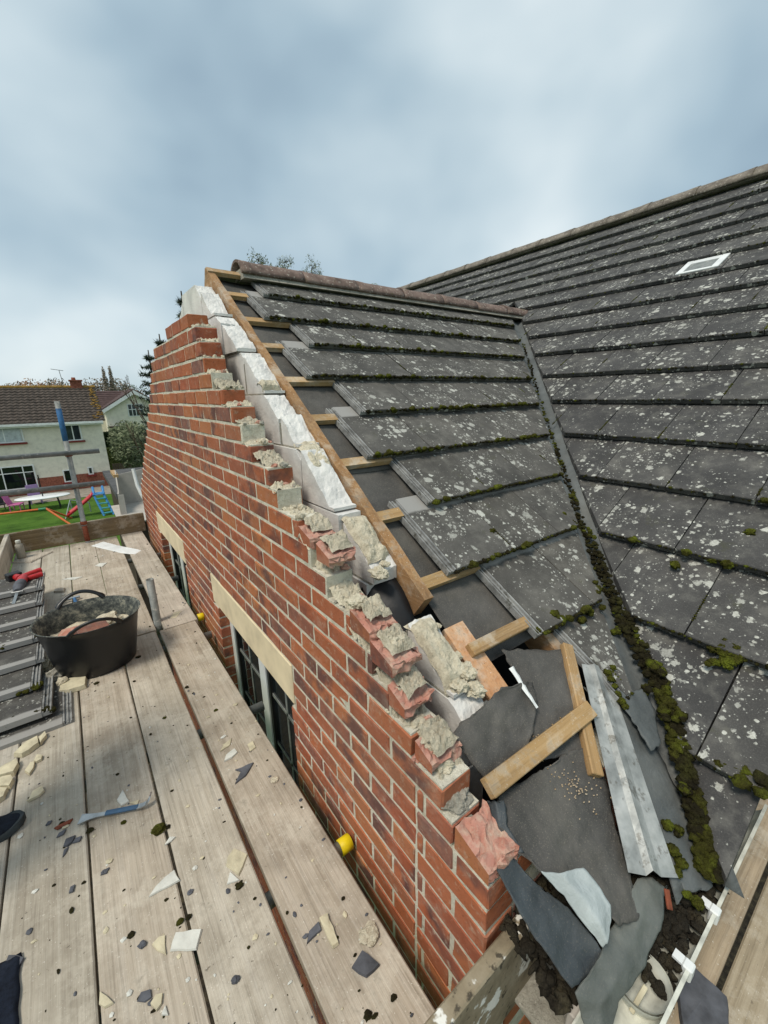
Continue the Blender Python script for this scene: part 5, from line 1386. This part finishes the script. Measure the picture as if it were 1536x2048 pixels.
# ================================================================== BACKGROUND
def pt_box(name, a, b_, mat, parent, c=0): 
    m = MB(); m.box(a, b_); return obj(name, m, MAT[mat], parent)
def far_window(parent, x0, x1, z0, z1, y, panes, sill='sill_red', top=0, glass='glass_far', curtain=False):
    fw = .07; f = MB()
    f.box((x0, y - .03, z0), (x0 + fw, y + .04, z1)); f.box((x1 - fw, y - .03, z0), (x1, y + .04, z1))
    f.box((x0 + fw, y - .03, z0), (x1 - fw, y + .04, z0 + fw)); f.box((x0 + fw, y - .03, z1 - fw), (x1 - fw, y + .04, z1))
    w_ = obj('window', f, MAT['white_plastic'], parent)
    xs = [x0 + fw + (x1 - x0 - 2 * fw) * p for p in panes]
    for a, b_ in zip(xs, xs[1:]):
        for (c, d_) in ([(z0 + fw, z1 - fw)] if not top else [(z0 + fw, z1 - fw - top), (z1 - fw - top + .05, z1 - fw)]):
            pt_box('pane', (a + .03, y + .005, c), (b_ - .03, y + .015, d_), 'curtain' if curtain and c < z1 - .5 and a == xs[0] else glass, w_)
    for x in xs[1:-1]: pt_box('mullion', (x - .03, y - .028, z0 + fw), (x + .03, y + .038, z1 - fw), 'white_plastic', w_)
    if top: pt_box('transom', (x0 + fw, y - .026, z1 - fw - top), (x1 - fw, y + .036, z1 - fw - top + .05), 'white_plastic', w_)
    if sill: pt_box('sill', (x0 - .12, y - .12, z0 - .12), (x1 + .12, y + .02, z0 - .01), sill, w_)
def tiled_slope(x0, x1, ye, ze, yr, zr, n, mat, ribs=0):
    m = MB()
    for i in range(n):
        u0, u1 = i / n, (i + 1) / n; h = .09
        a = Vector((x0, ye + (yr - ye) * u0, ze + (zr - ze) * u0 + h)); b_ = Vector((x0, ye + (yr - ye) * u1, ze + (zr - ze) * u1 + .02))
        N2 = ribs or 1; vs = []; fs = []
        for k in range(N2 + 1):
            x = x0 + (x1 - x0) * k / N2; w_ = (.05 if (k % 2 and ribs) else 0)
            vs += [(x, a.y, a.z - h), (x, a.y, a.z + w_), (x, b_.y, b_.z + w_)]
        for k in range(N2): fs += [(3*k, 3*k+3, 3*k+4, 3*k+1), (3*k+1, 3*k+4, 3*k+5, 3*k+2)]
        m.add(vs, fs)
    return m
HY = 36.0
hs = thing('house', 'cream rendered house with brown pantile roof, across the garden', 'house', (-2, HY, GZ))
HR = 2.05
pt_box('wall', (-14, HY, -4.95), (HR, HY + 7.6, -1.25), 'render_cream', hs); pt_box('plinth', (-14, HY - .03, GZ), (HR + .02, HY + 7.6, -4.95), 'house_brick', hs)
o = obj('roof', tiled_slope(-14.3, HR + .25, HY - .35, -1.38, HY + 3.8, .93, 13, 'pantile', 110), MAT['pantile'], hs, fix=False)
m = MB(); m.add([(-14.3, HY + 3.8, .95), (HR + .25, HY + 3.8, .95), (HR + .25, HY + 7.9, -1.35), (-14.3, HY + 7.9, -1.35)], [(0,1,2,3)]); obj('roof', m, MAT['pantile'], hs)
m = MB(); m.prism([(HR, HY, -1.25), (HR, HY + 7.6, -1.25), (HR, HY + 3.8, .85)], (-.2, 0, 0)); obj('gable', m, MAT['render_cream'], hs)
m = MB(); m.sweep([(-14.3, HY + 3.8, .98), (HR + .26, HY + 3.8, .98)], .13, 8); obj('ridge', m, MAT['lichen_orange'], hs)
m = MB()
for i in range(80):
    u = rng.random(); m.rock((HR + .05 + rng.uniform(-.28, .15) * (1.6 - u), HY - .3 + 4.1 * u, -1.30 + 2.3 * u + .04), (.10, .10, .03), i, 1, .5)
tag(obj('lichen', m, MAT['lichen_orange'], hs), kind='stuff')
pt_box('gutter', (-14.3, HY - .50, -1.50), (HR + .1, HY - .36, -1.36), 'white_plastic', hs); pt_box('fascia', (-14.3, HY - .35, -1.60), (HR + .1, HY - .32, -1.37), 'white_plastic', hs)
W_ = lambda px, py: at_y(px, py, HY)
def fw_px(a, b_, **k):
    p, q = W_(*a), W_(*b_); far_window(hs, p.x, q.x, q.z, p.z, HY - .05, **k)
fw_px((-25, 853), (50, 884), panes=[0, .4, 1], curtain=True, glass='curtain'); fw_px((124, 848), (166, 880), panes=[0, .5, 1])
fw_px((-20, 936), (78, 974), panes=[0, .22, .74, 1], top=.42, glass='glass_dark'); fw_px((124, 940), (152, 962), panes=[0, 1], glass='glass_dark'); fw_px((174, 934), (188, 948), panes=[0, 1])
ch = MB(); p = at_y(152, 768, HY + 3.9); ch.box((p.x - .36, HY + 3.6, .5), (p.x + .36, HY + 4.3, 1.40)); c_ = obj('chimney', ch, MAT['house_brick'], hs)
m = MB(); m.box((p.x - .42, HY + 3.5, 1.40), (p.x + .42, HY + 4.4, 1.50)); obj('chimney_cap', m, MAT['house_brick'], c_)
m = MB(); m.lathe([(.14, 1.50), (.12, 1.68), (.10, 1.68)], 10, Matrix.Translation((p.x - .1, HY + 3.95, 0))); obj('chimney_pot', m, MAT['rust'], c_)
ae = thing('aerial', 'thin television aerial on a mast above the house ridge', 'aerial', (p.x - .9, HY + 4, .9))
m = MB(); m.tube((p.x - .75, HY + 4, .9), (p.x - .85, HY + 4, 2.2), .02, 6); obj('mast', m, MAT['tube_steel'], ae)
m = MB(); m.tube((p.x - 1.3, HY + 4, 2.25), (p.x - .6, HY + 4, 2.15), .018, 6)
for k in range(5): m.tube((p.x - 1.3 + k * .16, HY + 3.8, 2.25 - k * .023), (p.x - 1.3 + k * .16, HY + 4.2, 2.25 - k * .023), .014, 5)
obj('antenna', m, MAT['tube_steel'], ae)
# second house
H2 = 50.0
h2 = thing('house', 'pale gabled house with white barge boards, partly hidden by the brick wall', 'house', (6, H2, GZ))
A = at_y(266, 783, H2); Lf = at_y(203, 822, H2); half = A.x - Lf.x
m = MB(); m.prism([(A.x - half * .9, H2, GZ), (A.x + half * .9, H2, GZ), (A.x + half * .9, H2, Lf.z), (A.x, H2, A.z - .1), (A.x - half * .9, H2, Lf.z)], (0, 9, 0)); obj('wall', m, MAT['render_pale'], h2)
for s in (-1, 1):
    m = MB(); m.prism([(A.x, H2 - .4, A.z + .05), (A.x + s * half, H2 - .4, Lf.z), (A.x + s * half, H2 - .4, Lf.z + .18), (A.x, H2 - .4, A.z + .24)], (0, 10, 0)); obj('roof', m, MAT['red_tile'], h2)
    m = MB(); m.prism([(A.x, H2 - .45, A.z - .25), (A.x + s * half, H2 - .45, Lf.z - .28), (A.x + s * half, H2 - .45, Lf.z + .06), (A.x, H2 - .45, A.z + .12)], (0, .05, 0)); obj('barge_board', m, MAT['white_plastic'], h2)
p, q = at_y(253, 808, H2), at_y(290, 832, H2); far_window(h2, p.x, q.x, q.z, p.z, H2 - .02, [0, .25, .5, .75, 1], None, .5)
p, q = at_y(230, 856, H2), at_y(245, 872, H2); m = MB(); m.box((p.x, H2 - .06, q.z - 1), (q.x, H2 + .02, p.z)); obj('door', m, MAT['black_plastic'], h2)
m = MB(); m.box((p.x - .5, H2 - 1.0, p.z + .05), (q.x + .3, H2 - .05, p.z + .2)); obj('porch', m, MAT['fence'], h2)
# its lower wing behind the first house
o = obj('wing_slope', tiled_slope(at_y(190, 790, H2 + 2).x, A.x - .5, H2 + 1.6, at_y(215, 815, H2 + 1.6).z - .3, H2 + 5.5, at_y(230, 782, H2 + 5.5).z, 10, 'red_tile'), MAT['red_tile'], h2, fix=False)
m = MB(); a_ = at_y(196, 812, H2 + 2); m.box((a_.x - 2, H2 + 2, GZ), (A.x - .8, H2 + 7, a_.z - .3)); obj('wing_wall', m, MAT['render_pale'], h2)

# ---- vegetation
def leaves(mb, c, rad, n, size, seed, shape='ball', hang=0):
    q = random.Random(seed)
    for i in range(n):
        while True:
            d = Vector((q.uniform(-1,1), q.uniform(-1,1), q.uniform(-1,1)))
            if d.length <= 1: break
        k = 1 + .28 * mn.noise(d * 2.3 + Vector((seed, 0, 0)))
        if mn.noise(d * 3.7 + Vector((0, seed, 0))) < -.22: continue
        p = Vector((c[0] + d.x * rad[0] * k, c[1] + d.y * rad[1] * k, c[2] + d.z * rad[2] * k))
        u = Vector((q.gauss(0,1), q.gauss(0,1), q.gauss(0,1) - hang)).normalized() * size * q.uniform(.6, 1.4); v = u.orthogonal().normalized() * size * q.uniform(.25, .5)
        mb.add([tuple(p - u*.5), tuple(p + v*.5), tuple(p + u*.5), tuple(p - v*.5)], [(0,1,2,3)])
def tree(name, label, base, h, rad, mat, seed, n=2600, size=.3, clumps=12, group=None, trunk_h=.45, hang=0):
    q = random.Random(seed); t = thing(name, label, 'tree', base, group); b0 = Vector(base)
    m = MB(); top_ = b0 + Vector((0, 0, h * .92)); m.sweep([b0, b0 + Vector((.1, 0, h * .4)), top_], [h * .022, h * .016, h * .004], 8)
    cl = MB()
    for k in range(clumps):
        f = trunk_h + (1 - trunk_h) * (k + .5) / clumps; a = k * 2.4 + seed; rr_ = math.sin(math.pi * min(.98, (f - trunk_h) / (1 - trunk_h) * .85 + .12)) 
        c = b0 + Vector((math.cos(a) * rad * .55 * rr_, math.sin(a) * rad * .55 * rr_, h * f)); st = b0 + Vector((0, 0, h * f * .75))
        m.sweep([st, st.lerp(c, .5) + Vector((0,0,.1)), c], [h * .008, h * .005, h * .002], 6)
        leaves(cl, c, (rad * .55, rad * .55, h * (1 - trunk_h) * .2), n // clumps, size, seed * 31 + k, hang=hang)
    obj('trunk', m, MAT['bark'], t); obj('crown', cl, MAT[mat], t, fix=False)
def conifer(name, label, base, h, rad, seed, mat='leaf_conifer', tiers=26, lean=0):
    q = random.Random(seed); t = thing(name, label, 'tree', base, 'conifers behind the gable'); b0 = Vector(base)
    m = MB(); m.sweep([b0, b0 + Vector((lean * .5, 0, h * .5)), b0 + Vector((lean, 0, h))], [h * .016, h * .010, h * .002], 7); cl = MB()
    for k in range(tiers):
        f = .12 + .88 * k / tiers; rr_ = rad * (1 - f) ** .8 + .05
        for b in range(6):
            a = b * 1.05 + k * .7 + q.uniform(-.3, .3); st = b0 + Vector((lean * f, 0, h * f)); L = rr_ * q.uniform(.6, 1.15)
            en = st + Vector((math.cos(a) * L, math.sin(a) * L, L * q.uniform(-.05, .35)))
            m.sweep([st, en], [.012, .004], 4, False)
            for s in range(9):
                p = st.lerp(en, .15 + .85 * s / 8); 
                for e_ in range(6):
                    u = Vector((q.gauss(0,1), q.gauss(0,1), q.gauss(.1,.8))).normalized() * q.uniform(.05, .16) * (h / 7); v = u.orthogonal().normalized() * .018 * (h / 7)
                    cl.add([tuple(p - v), tuple(p + u * .6 - v * .3), tuple(p + u), tuple(p + v)], [(0,1,2,3)])
    obj('trunk', m, MAT['bark'], t); obj('crown', cl, MAT[mat], t, fix=False)
def px_tree(px, py_top, Y): return at_y(px, py_top, Y)
for k, (px, pt_, Y, rad, lab) in enumerate([(362, 582, 13, .75, 'dark conifer tip rising just behind the block wall'), (318, 668, 13.5, .8, 'small conifer showing above the stepped brick edge'), (296, 700, 15, 1.5, 'tallest spreading conifer beside the far edge of the brick wall')]):
    tp = px_tree(px, pt_, Y); conifer('conifer_tree', lab, (tp.x, Y, GZ), tp.z - GZ, rad, 50 + k)
def bare_tree(label, base, h, spread, seed, name='bare_tree', fol=None):
    q = random.Random(seed); t = thing(name, label, 'tree', base); m = MB(); cl = MB(); b0 = Vector(base)
    def br(p, d, L, r, dep):
        e_ = p + d * L; m.sweep([p, p.lerp(e_, .5) + Vector((q.uniform(-.1,.1), q.uniform(-.1,.1), 0)) * L * .4, e_], [r, r * .8, r * .6], 5, False)
        if fol and dep <= 1:
            leaves(cl, e_, (L * .35, L * .35, L * .35), 22, .13, q.random() * 99, hang=.5)
        if dep == 0: return
        for k in range(3 if dep > 1 else 4):
            nd = (d + Vector((q.gauss(0, .5), q.gauss(0, .5), q.gauss(.15, .3))) * spread).normalized(); br(e_ if k else p.lerp(e_, .7), nd, L * q.uniform(.6, .8), r * .58, dep - 1)
    br(b0, Vector((0, 0, 1)), h * .38, h * .014, 4); obj('trunk', m, MAT['bark'], t)
    if fol: obj('crown', cl, MAT[fol], t, fix=False)
p = px_tree(299, 700, 17); bare_tree('bare grey twiggy tree beside the far edge of the brick wall', (p.x + .1, 17, GZ), 6.3, .55, 3)
# thin leafy tops over the ridge
for k, (px, pt_, lab) in enumerate([(515, 508, 'feathery green tree top peeping over the ridge end'), (570, 520, 'smallest feathery tree top peeping over the ridge'), (622, 518, 'feathery green tree top over the second ridge tile'), (745, 568, 'tiny leafy tip over the middle of the ridge')]):
    Y = 16 + k; tp = px_tree(px, pt_, Y); h = tp.z - GZ; t = thing('leafy_tree', lab, 'tree', (tp.x, Y, GZ), 'leafy tops over the ridge')
    m = MB(); q = random.Random(70 + k); cl = MB(); m.sweep([(tp.x, Y, GZ), (tp.x + .1, Y, GZ + h * .6), (tp.x, Y, GZ + h * .97)], [.14, .09, .02], 6)
    for b in range(46):
        a = q.uniform(0, 6.28); f = q.uniform(.86, .995); L = (.12 + 5.0 * (1 - f)) * q.uniform(.6, 1.2) * (.4 if k == 3 else .8) + .08; st = Vector((tp.x, Y, GZ + h * f)); en = st + Vector((math.cos(a) * L, math.sin(a) * L, L * .35))
        m.sweep([st, en], [.012, .004], 4, False); leaves(cl, en, (.16, .16, .18), 26, .10, q.random() * 99, hang=1.2)
    obj('trunk', m, MAT['bark'], t); obj('crown', cl, MAT['leaf_olive'], t, fix=False)
# shrubs and hedges between the houses
def shrub(label, px, py, Y, rad, mat, seed, n, size, name='shrub'):
    c = at_y(px, py, Y); t = thing(name, label, 'shrub', (c.x, Y, GZ)); m = MB()
    for k in range(5): m.sweep([(c.x + .1 * k - .2, Y, GZ), (c.x + (k - 2) * .3 * rad[0], Y, c.z)], [.05, .015], 5)
    obj('stem', m, MAT['bark'], t); cl = MB(); leaves(cl, c, rad, n, size, seed); obj('crown', cl, MAT[mat], t, fix=False)
shrub('grey green spreading shrub beside the brick wall', 272, 896, 24, (1.05, 1.0, 1.15), 'leaf_shrub', 5, 5200, .16)
shrub('grey green shrub behind the spreading one', 258, 872, 27, (1.0, 1.0, .8), 'leaf_shrub', 6, 3200, .17)
def hedge(label, a, b_, Y0, Y1, mat, seed):
    p, q_ = at_y(*a, Y0), at_y(*b_, Y0); t = thing('hedge', label, 'hedge', ((p.x + q_.x) / 2, Y0, GZ)); q = random.Random(seed); cl = MB()
    for i in range(4200):
        f = q.random(); x = q.uniform(p.x, q_.x); y = q.uniform(Y0, Y1); z = GZ + (p.z - GZ) * (1 - f * f * .75); 
        if q.random() < .6: y = Y0 + q.uniform(-.08, .1)
        u = Vector((q.gauss(0,1), q.gauss(0,1), q.gauss(0,1))).normalized() * .16; v = u.orthogonal().normalized() * .07
        cl.add([(x - u.x, y - u.y, z - u.z), (x + v.x, y + v.y, z + v.z), (x + u.x, y + u.y, z + u.z), (x - v.x, y - v.y, z - v.z)], [(0,1,2,3)])
    obj('foliage', cl, MAT[mat], t, fix=False); m = MB(); m.box((p.x + .1, Y0 + .15, GZ), (q_.x - .1, Y1 - .1, p.z - .12)); obj('core', m, MAT['leaf_hedge'], t)
hedge('tall dark clipped hedge between the two houses', (203, 868), (262, 900), 42, 44, 'leaf_hedge', 4); hedge('low yellowish green hedge in front of the tall one', (208, 900), (250, 925), 38, 39.2, 'leaf_hedge_light', 8)
# far trees along the skyline
for k, (px, pt_, Y, rad, mat, n, lab, cl) in enumerate([(62, 766, 95, 4.2, 'leaf_autumn', 1500, 'orange autumn tree behind the house ridge', 10), (98, 768, 100, 3.6, 'leaf_autumn', 1300, 'smaller orange autumn tree beside it on the skyline', 10), (30, 771, 110, 4.0, 'leaf_brown', 1100, 'brown tree at the edge of the skyline', 8), (120, 764, 90, 3.2, 'leaf_brown', 700, 'thin bare brown tree left of the chimney', 8),
        (194, 764, 92, 4.0, 'leaf_brown', 1500, 'round brown tree left of the twin poplars', 10), (226, 762, 92, 4.4, 'leaf_brown', 1500, 'round brown tree behind the twin poplars', 10), (262, 775, 95, 4.0, 'leaf_hedge', 1100, 'dark green tree right of the poplars', 8)]):
    tp = px_tree(px, pt_, Y); tree('far_tree', lab, (tp.x, Y, GZ), tp.z - GZ, rad, mat, 90 + k, n, .55, cl, 'trees on the skyline')
for k, (px, pt_) in enumerate([(206, 739), (219, 738)]):
    Y = 88; tp = px_tree(px, pt_, Y); h = tp.z - GZ; t = thing('poplar_tree', ['slim grey poplar, one nearer the chimney', 'slim grey poplar, one farther from the chimney'][k], 'tree', (tp.x, Y, GZ), 'twin poplars'); m = MB(); m.sweep([(tp.x, Y, GZ), (tp.x, Y, GZ + h)], [.25, .03], 6); cl = MB()
    for q_ in range(14): leaves(cl, (tp.x, Y, GZ + h * (.35 + .62 * q_ / 13)), (.75 * (1.15 - q_ / 15), .75, .9), 130, .32, q_ + 9 * k)
    obj('trunk', m, MAT['bark'], t); obj('crown', cl, MAT['leaf_brown'], t, fix=False)
# low rooftops / wood along the horizon
m = MB(); q = random.Random(3)
for i in range(1500):
    x = q.uniform(-45, 60); Y = q.uniform(120, 140); z = -4 + q.random() * (3.6 + 1.2 * mn.noise(Vector((x * .08, 0, 0)))); u = Vector((q.gauss(0,1), q.gauss(0,1), q.gauss(0,1))).normalized() * 1.3; v = u.orthogonal().normalized() * .7
    m.add([(x - u.x, Y - u.y, z - u.z), (x + v.x, Y + v.y, z + v.z), (x + u.x, Y + u.y, z + u.z), (x - v.x, Y - v.y, z - v.z)], [(0,1,2,3)])
tag(obj('far_wood', m, MAT['leaf_brown'], fix=False), 'low brown wood along the horizon', 'wood', kind='stuff')
# ---- garden
m = MB(); m.add([(-14, 32.6, GZ + .02), (4, 32.6, GZ + .02), (4, HY, GZ + .02), (-14, HY, GZ + .02)], [(0,1,2,3)]); tag(obj('patio', m, MAT['paving']), kind='structure')
def gp(px, py, z=GZ): return at_z(px, py, z)
def tubes(name, label, cat, segs, loc):
    t = thing(name, label, cat, loc)
    for (nm, pts, r, mt) in segs: m = MB(); m.sweep(pts, r, 8); obj(nm, m, MAT[mt], t)
    return t
YS = 26.2
a0, a1, a2 = at_y(0, 1026, YS), at_y(92, 1017, YS), at_y(115, 1052, YS)
b0_ = Vector((a1.x + .9, YS - .9, GZ)); b1_ = Vector((a1.x + .9, YS + .9, GZ))
tubes('swing_frame', 'orange swing frame with green corner on the lawn', 'swing', [('top_bar', [a0 - Vector((3,0,0)), a1 - Vector((.3,0,0))], .05, 'orange_tube'), ('corner', [a1 - Vector((.3,0,0)), a1], .06, 'green_tube'), ('leg', [a1, b0_], .05, 'orange_tube'), ('leg', [a1, b1_], .05, 'orange_tube'), ('leg', [a0 - Vector((3,0,0)), Vector((a0.x - 3.4, YS - .9, GZ))], .05, 'orange_tube'), ('leg', [a0 - Vector((3,0,0)), Vector((a0.x - 3.4, YS + .9, GZ))], .05, 'orange_tube')], (a1.x, YS, GZ))
Y2 = 28.0; c0_ = at_y(140, 1000, Y2); c1_ = at_y(178, 1005, Y2)
tubes('goal_frame', 'thin grey tubular frame beside the slide', 'frame', [('post', [Vector((c0_.x, Y2, GZ)), c0_], .03, 'grey_tube'), ('post', [Vector((c1_.x, Y2, GZ)), c1_], .03, 'grey_tube'), ('crossbar', [c0_, c1_], .03, 'grey_tube'), ('brace', [c0_, Vector((c0_.x - .35, Y2 - 1, GZ))], .03, 'grey_tube')], (c0_.x, Y2, GZ))
# slide
sp0 = gp(206, 1028); sl_ = thing('slide', 'childs slide with blue steps and red chute on the lawn', 'slide', tuple(sp0)); topz = GZ + 1.15
for s in (-.22, .22):
    m = MB(); m.sweep([(sp0.x + s + .25, sp0.y - .5, GZ), (sp0.x + s, sp0.y, topz - .1), (sp0.x + s, sp0.y + .15, topz + .35), (sp0.x + s, sp0.y + .35, topz + .1)], .06, 8); obj('side_rail', m, MAT['slide_blue'], sl_)
for k in range(4):
    f = (k + .6) / 4.6; m = MB(); m.cbox((sp0.x + .25 * (1 - f) - .22, sp0.y - .5 * (1 - f) - .08, GZ + (topz - GZ) * f - .04), (sp0.x + .25 * (1 - f) + .22, sp0.y - .5 * (1 - f) + .08, GZ + (topz - GZ) * f + .02), .01); obj('step', m, MAT['teal'], sl_)
rows = [[(sp0.x - .25 - 1.3 * u, sp0.y + .25 - .3, topz - 1.0 * u ** .85 + .1), (sp0.x - .25 - 1.3 * u, sp0.y + .25 - .28, topz - 1.0 * u ** .85 - .05), (sp0.x - .25 - 1.3 * u, sp0.y + .5, topz - 1.0 * u ** .85 - .05), (sp0.x - .25 - 1.3 * u, sp0.y + .52, topz - 1.0 * u ** .85 + .1)] for u in [i / 8 for i in range(9)]]
m = MB(); m.grid(rows, True, .02); obj('chute', m, MAT['slide_red'], sl_)
m = MB(); m.cbox((sp0.x - .3, sp0.y - .08, topz - .06), (sp0.x + .25, sp0.y + .5, topz), .02); obj('platform', m, MAT['slide_blue'], sl_)
# garden table, chairs
tp = gp(92, 1018); tb = thing('garden_table', 'white oval garden table on the patio', 'table', tuple(tp))
m = MB(); m.lathe([(.0005, .70), (1.0, .70), (1.03, .73), (1.0, .76), (.0005, .76)], 26, Matrix.Translation(tp), (1.25, .7)); obj('table_top', m, MAT['white_plastic'], tb)
for sx_ in (-.7, .7):
    for sy_ in (-.35, .35): m = MB(); m.tube((tp.x + sx_, tp.y + sy_, GZ + .02), (tp.x + sx_ * .9, tp.y + sy_ * .9, GZ + .70), .03, 6); obj('leg', m, MAT['black_plastic'], tb)
m = MB(); m.tube((tp.x, tp.y, GZ + .75), (tp.x, tp.y, GZ + 2.0), .03, 6); obj('parasol_pole', m, MAT['black_plastic'], tb)
def chair(px, py, lab, mat, yaw):
    p = gp(px, py); t = thing('garden_chair', lab, 'chair', tuple(p)); M = Matrix.Translation(p) @ Euler((0,0,yaw)).to_matrix().to_4x4()
    m = MB(); m.cbox((-.3, -.28, .38), (.3, .28, .44), .02, M=M); obj('seat', m, MAT[mat], t)
    m = MB(); m.cbox((-.3, -.03, 0), (.3, .03, .75), .02, M=M @ Matrix.Translation((0, .27, .42)) @ Euler((R(-18), 0, 0)).to_matrix().to_4x4()); obj('backrest', m, MAT[mat], t)
    for sx_ in (-.26, .26):
        for sy_ in (-.24, .24): m = MB(); m.tube(M @ Vector((sx_, sy_, .02)), M @ Vector((sx_ * .95, sy_ * .95, .39)), .025, 6); obj('leg', m, MAT[mat], t)
chair(36, 1022, 'bright pink garden chair with a reclined back on the patio', 'pink_plastic', R(75)); chair(74, 1008, 'lilac garden chair behind the white table', 'lilac', R(10))
chair(5, 1022, 'dark garden chair at the edge of the picture', 'black_plastic', R(30))
# fence beside the house, shed roof, plasterboard enclosure beyond the walkway
fn = thing('fence', 'dark fence beside the cream house', 'fence', (HR + .2, 33, GZ))
for k in range(22): pt_box('slat', (HR + .05 + .14 * k, 34.0, GZ), (HR + .17 + .14 * k, 34.04, GZ + 1.8), 'fence', fn)
sh_ = thing('flat_roof_shed', 'low outbuilding with grey felt flat roof beyond the walkway', 'shed', (.9, 11.5, GZ))
c = [at_y(213, 938, 13.0), at_y(300, 938, 13.0)]
pt_box('wall', (c[0].x + .05, 10.6, GZ), (2.6, 14.0, -2.05), 'fence', sh_); pt_box('roof', (c[0].x - .05, 10.4, -2.05), (2.7, 14.2, -1.93), 'roof_felt_far', sh_)
en = thing('board_enclosure', 'open box of grey plasterboard sheets beside the far wall corner', 'enclosure', (.8, 8.5, -2.2))
q0, q1 = at_y(236, 1030, 8.2), at_y(290, 1022, 8.2)
zf = -2.02
pt_box('floor_sheet', (.44, 8.0, zf), (1.4, 9.6, zf + .02), 'plasterboard', en)
m = MB(); m.prism([(.60, 9.6, zf + .02), (1.5, 9.6, zf + .02), (1.5, 9.6, -1.36), (1.12, 9.6, -1.34), (.60, 9.6, -1.41)], (0, .02, 0)); obj('back_sheet', m, MAT['plasterboard'], en)
m = MB(); m.prism([(.52, 8.7, zf + .021), (.60, 9.58, zf + .021), (.62, 9.6, -1.40), (.60, 9.45, -1.30), (.56, 9.0, -1.62), (.53, 8.72, -1.62)], (.02, 0, 0)); obj('side_sheet', m, MAT['plasterboard'], en)
m = MB(); m.box((.535, 8.68, zf + .022), (.62, 8.70, -1.64)); obj('edge_strip', m, MAT['plasterboard'], en)
m = MB(); m.box((.56, 9.3, -1.42), (.64, 10.0, -1.36)); obj('timber', m, MAT['batten'], en)
pt_box('support', (.55, 8.2, GZ), (1.3, 9.5, zf - .002), 'fence', en)
# far eaves gutter of the wing poking out at the corner
fg = thing('far_eaves_gutter', 'white gutter end and downpipe at the far corner of the gable', 'gutter', (.55, 5.75, -1.2))
m = MB(); m.sweep([(.56, 5.80, -.80), (.57, 5.78, -1.0), (.60, 5.74, -1.10), (.64, 5.70, -1.25)], [.02, .02, .03, .02], 8); obj('downpipe', m, MAT['white_plastic'], fg)
m = MB(); m.box((.58, 5.74, -1.12), (1.2, 5.84, -1.06)); obj('channel', m, MAT['white_plastic'], fg)
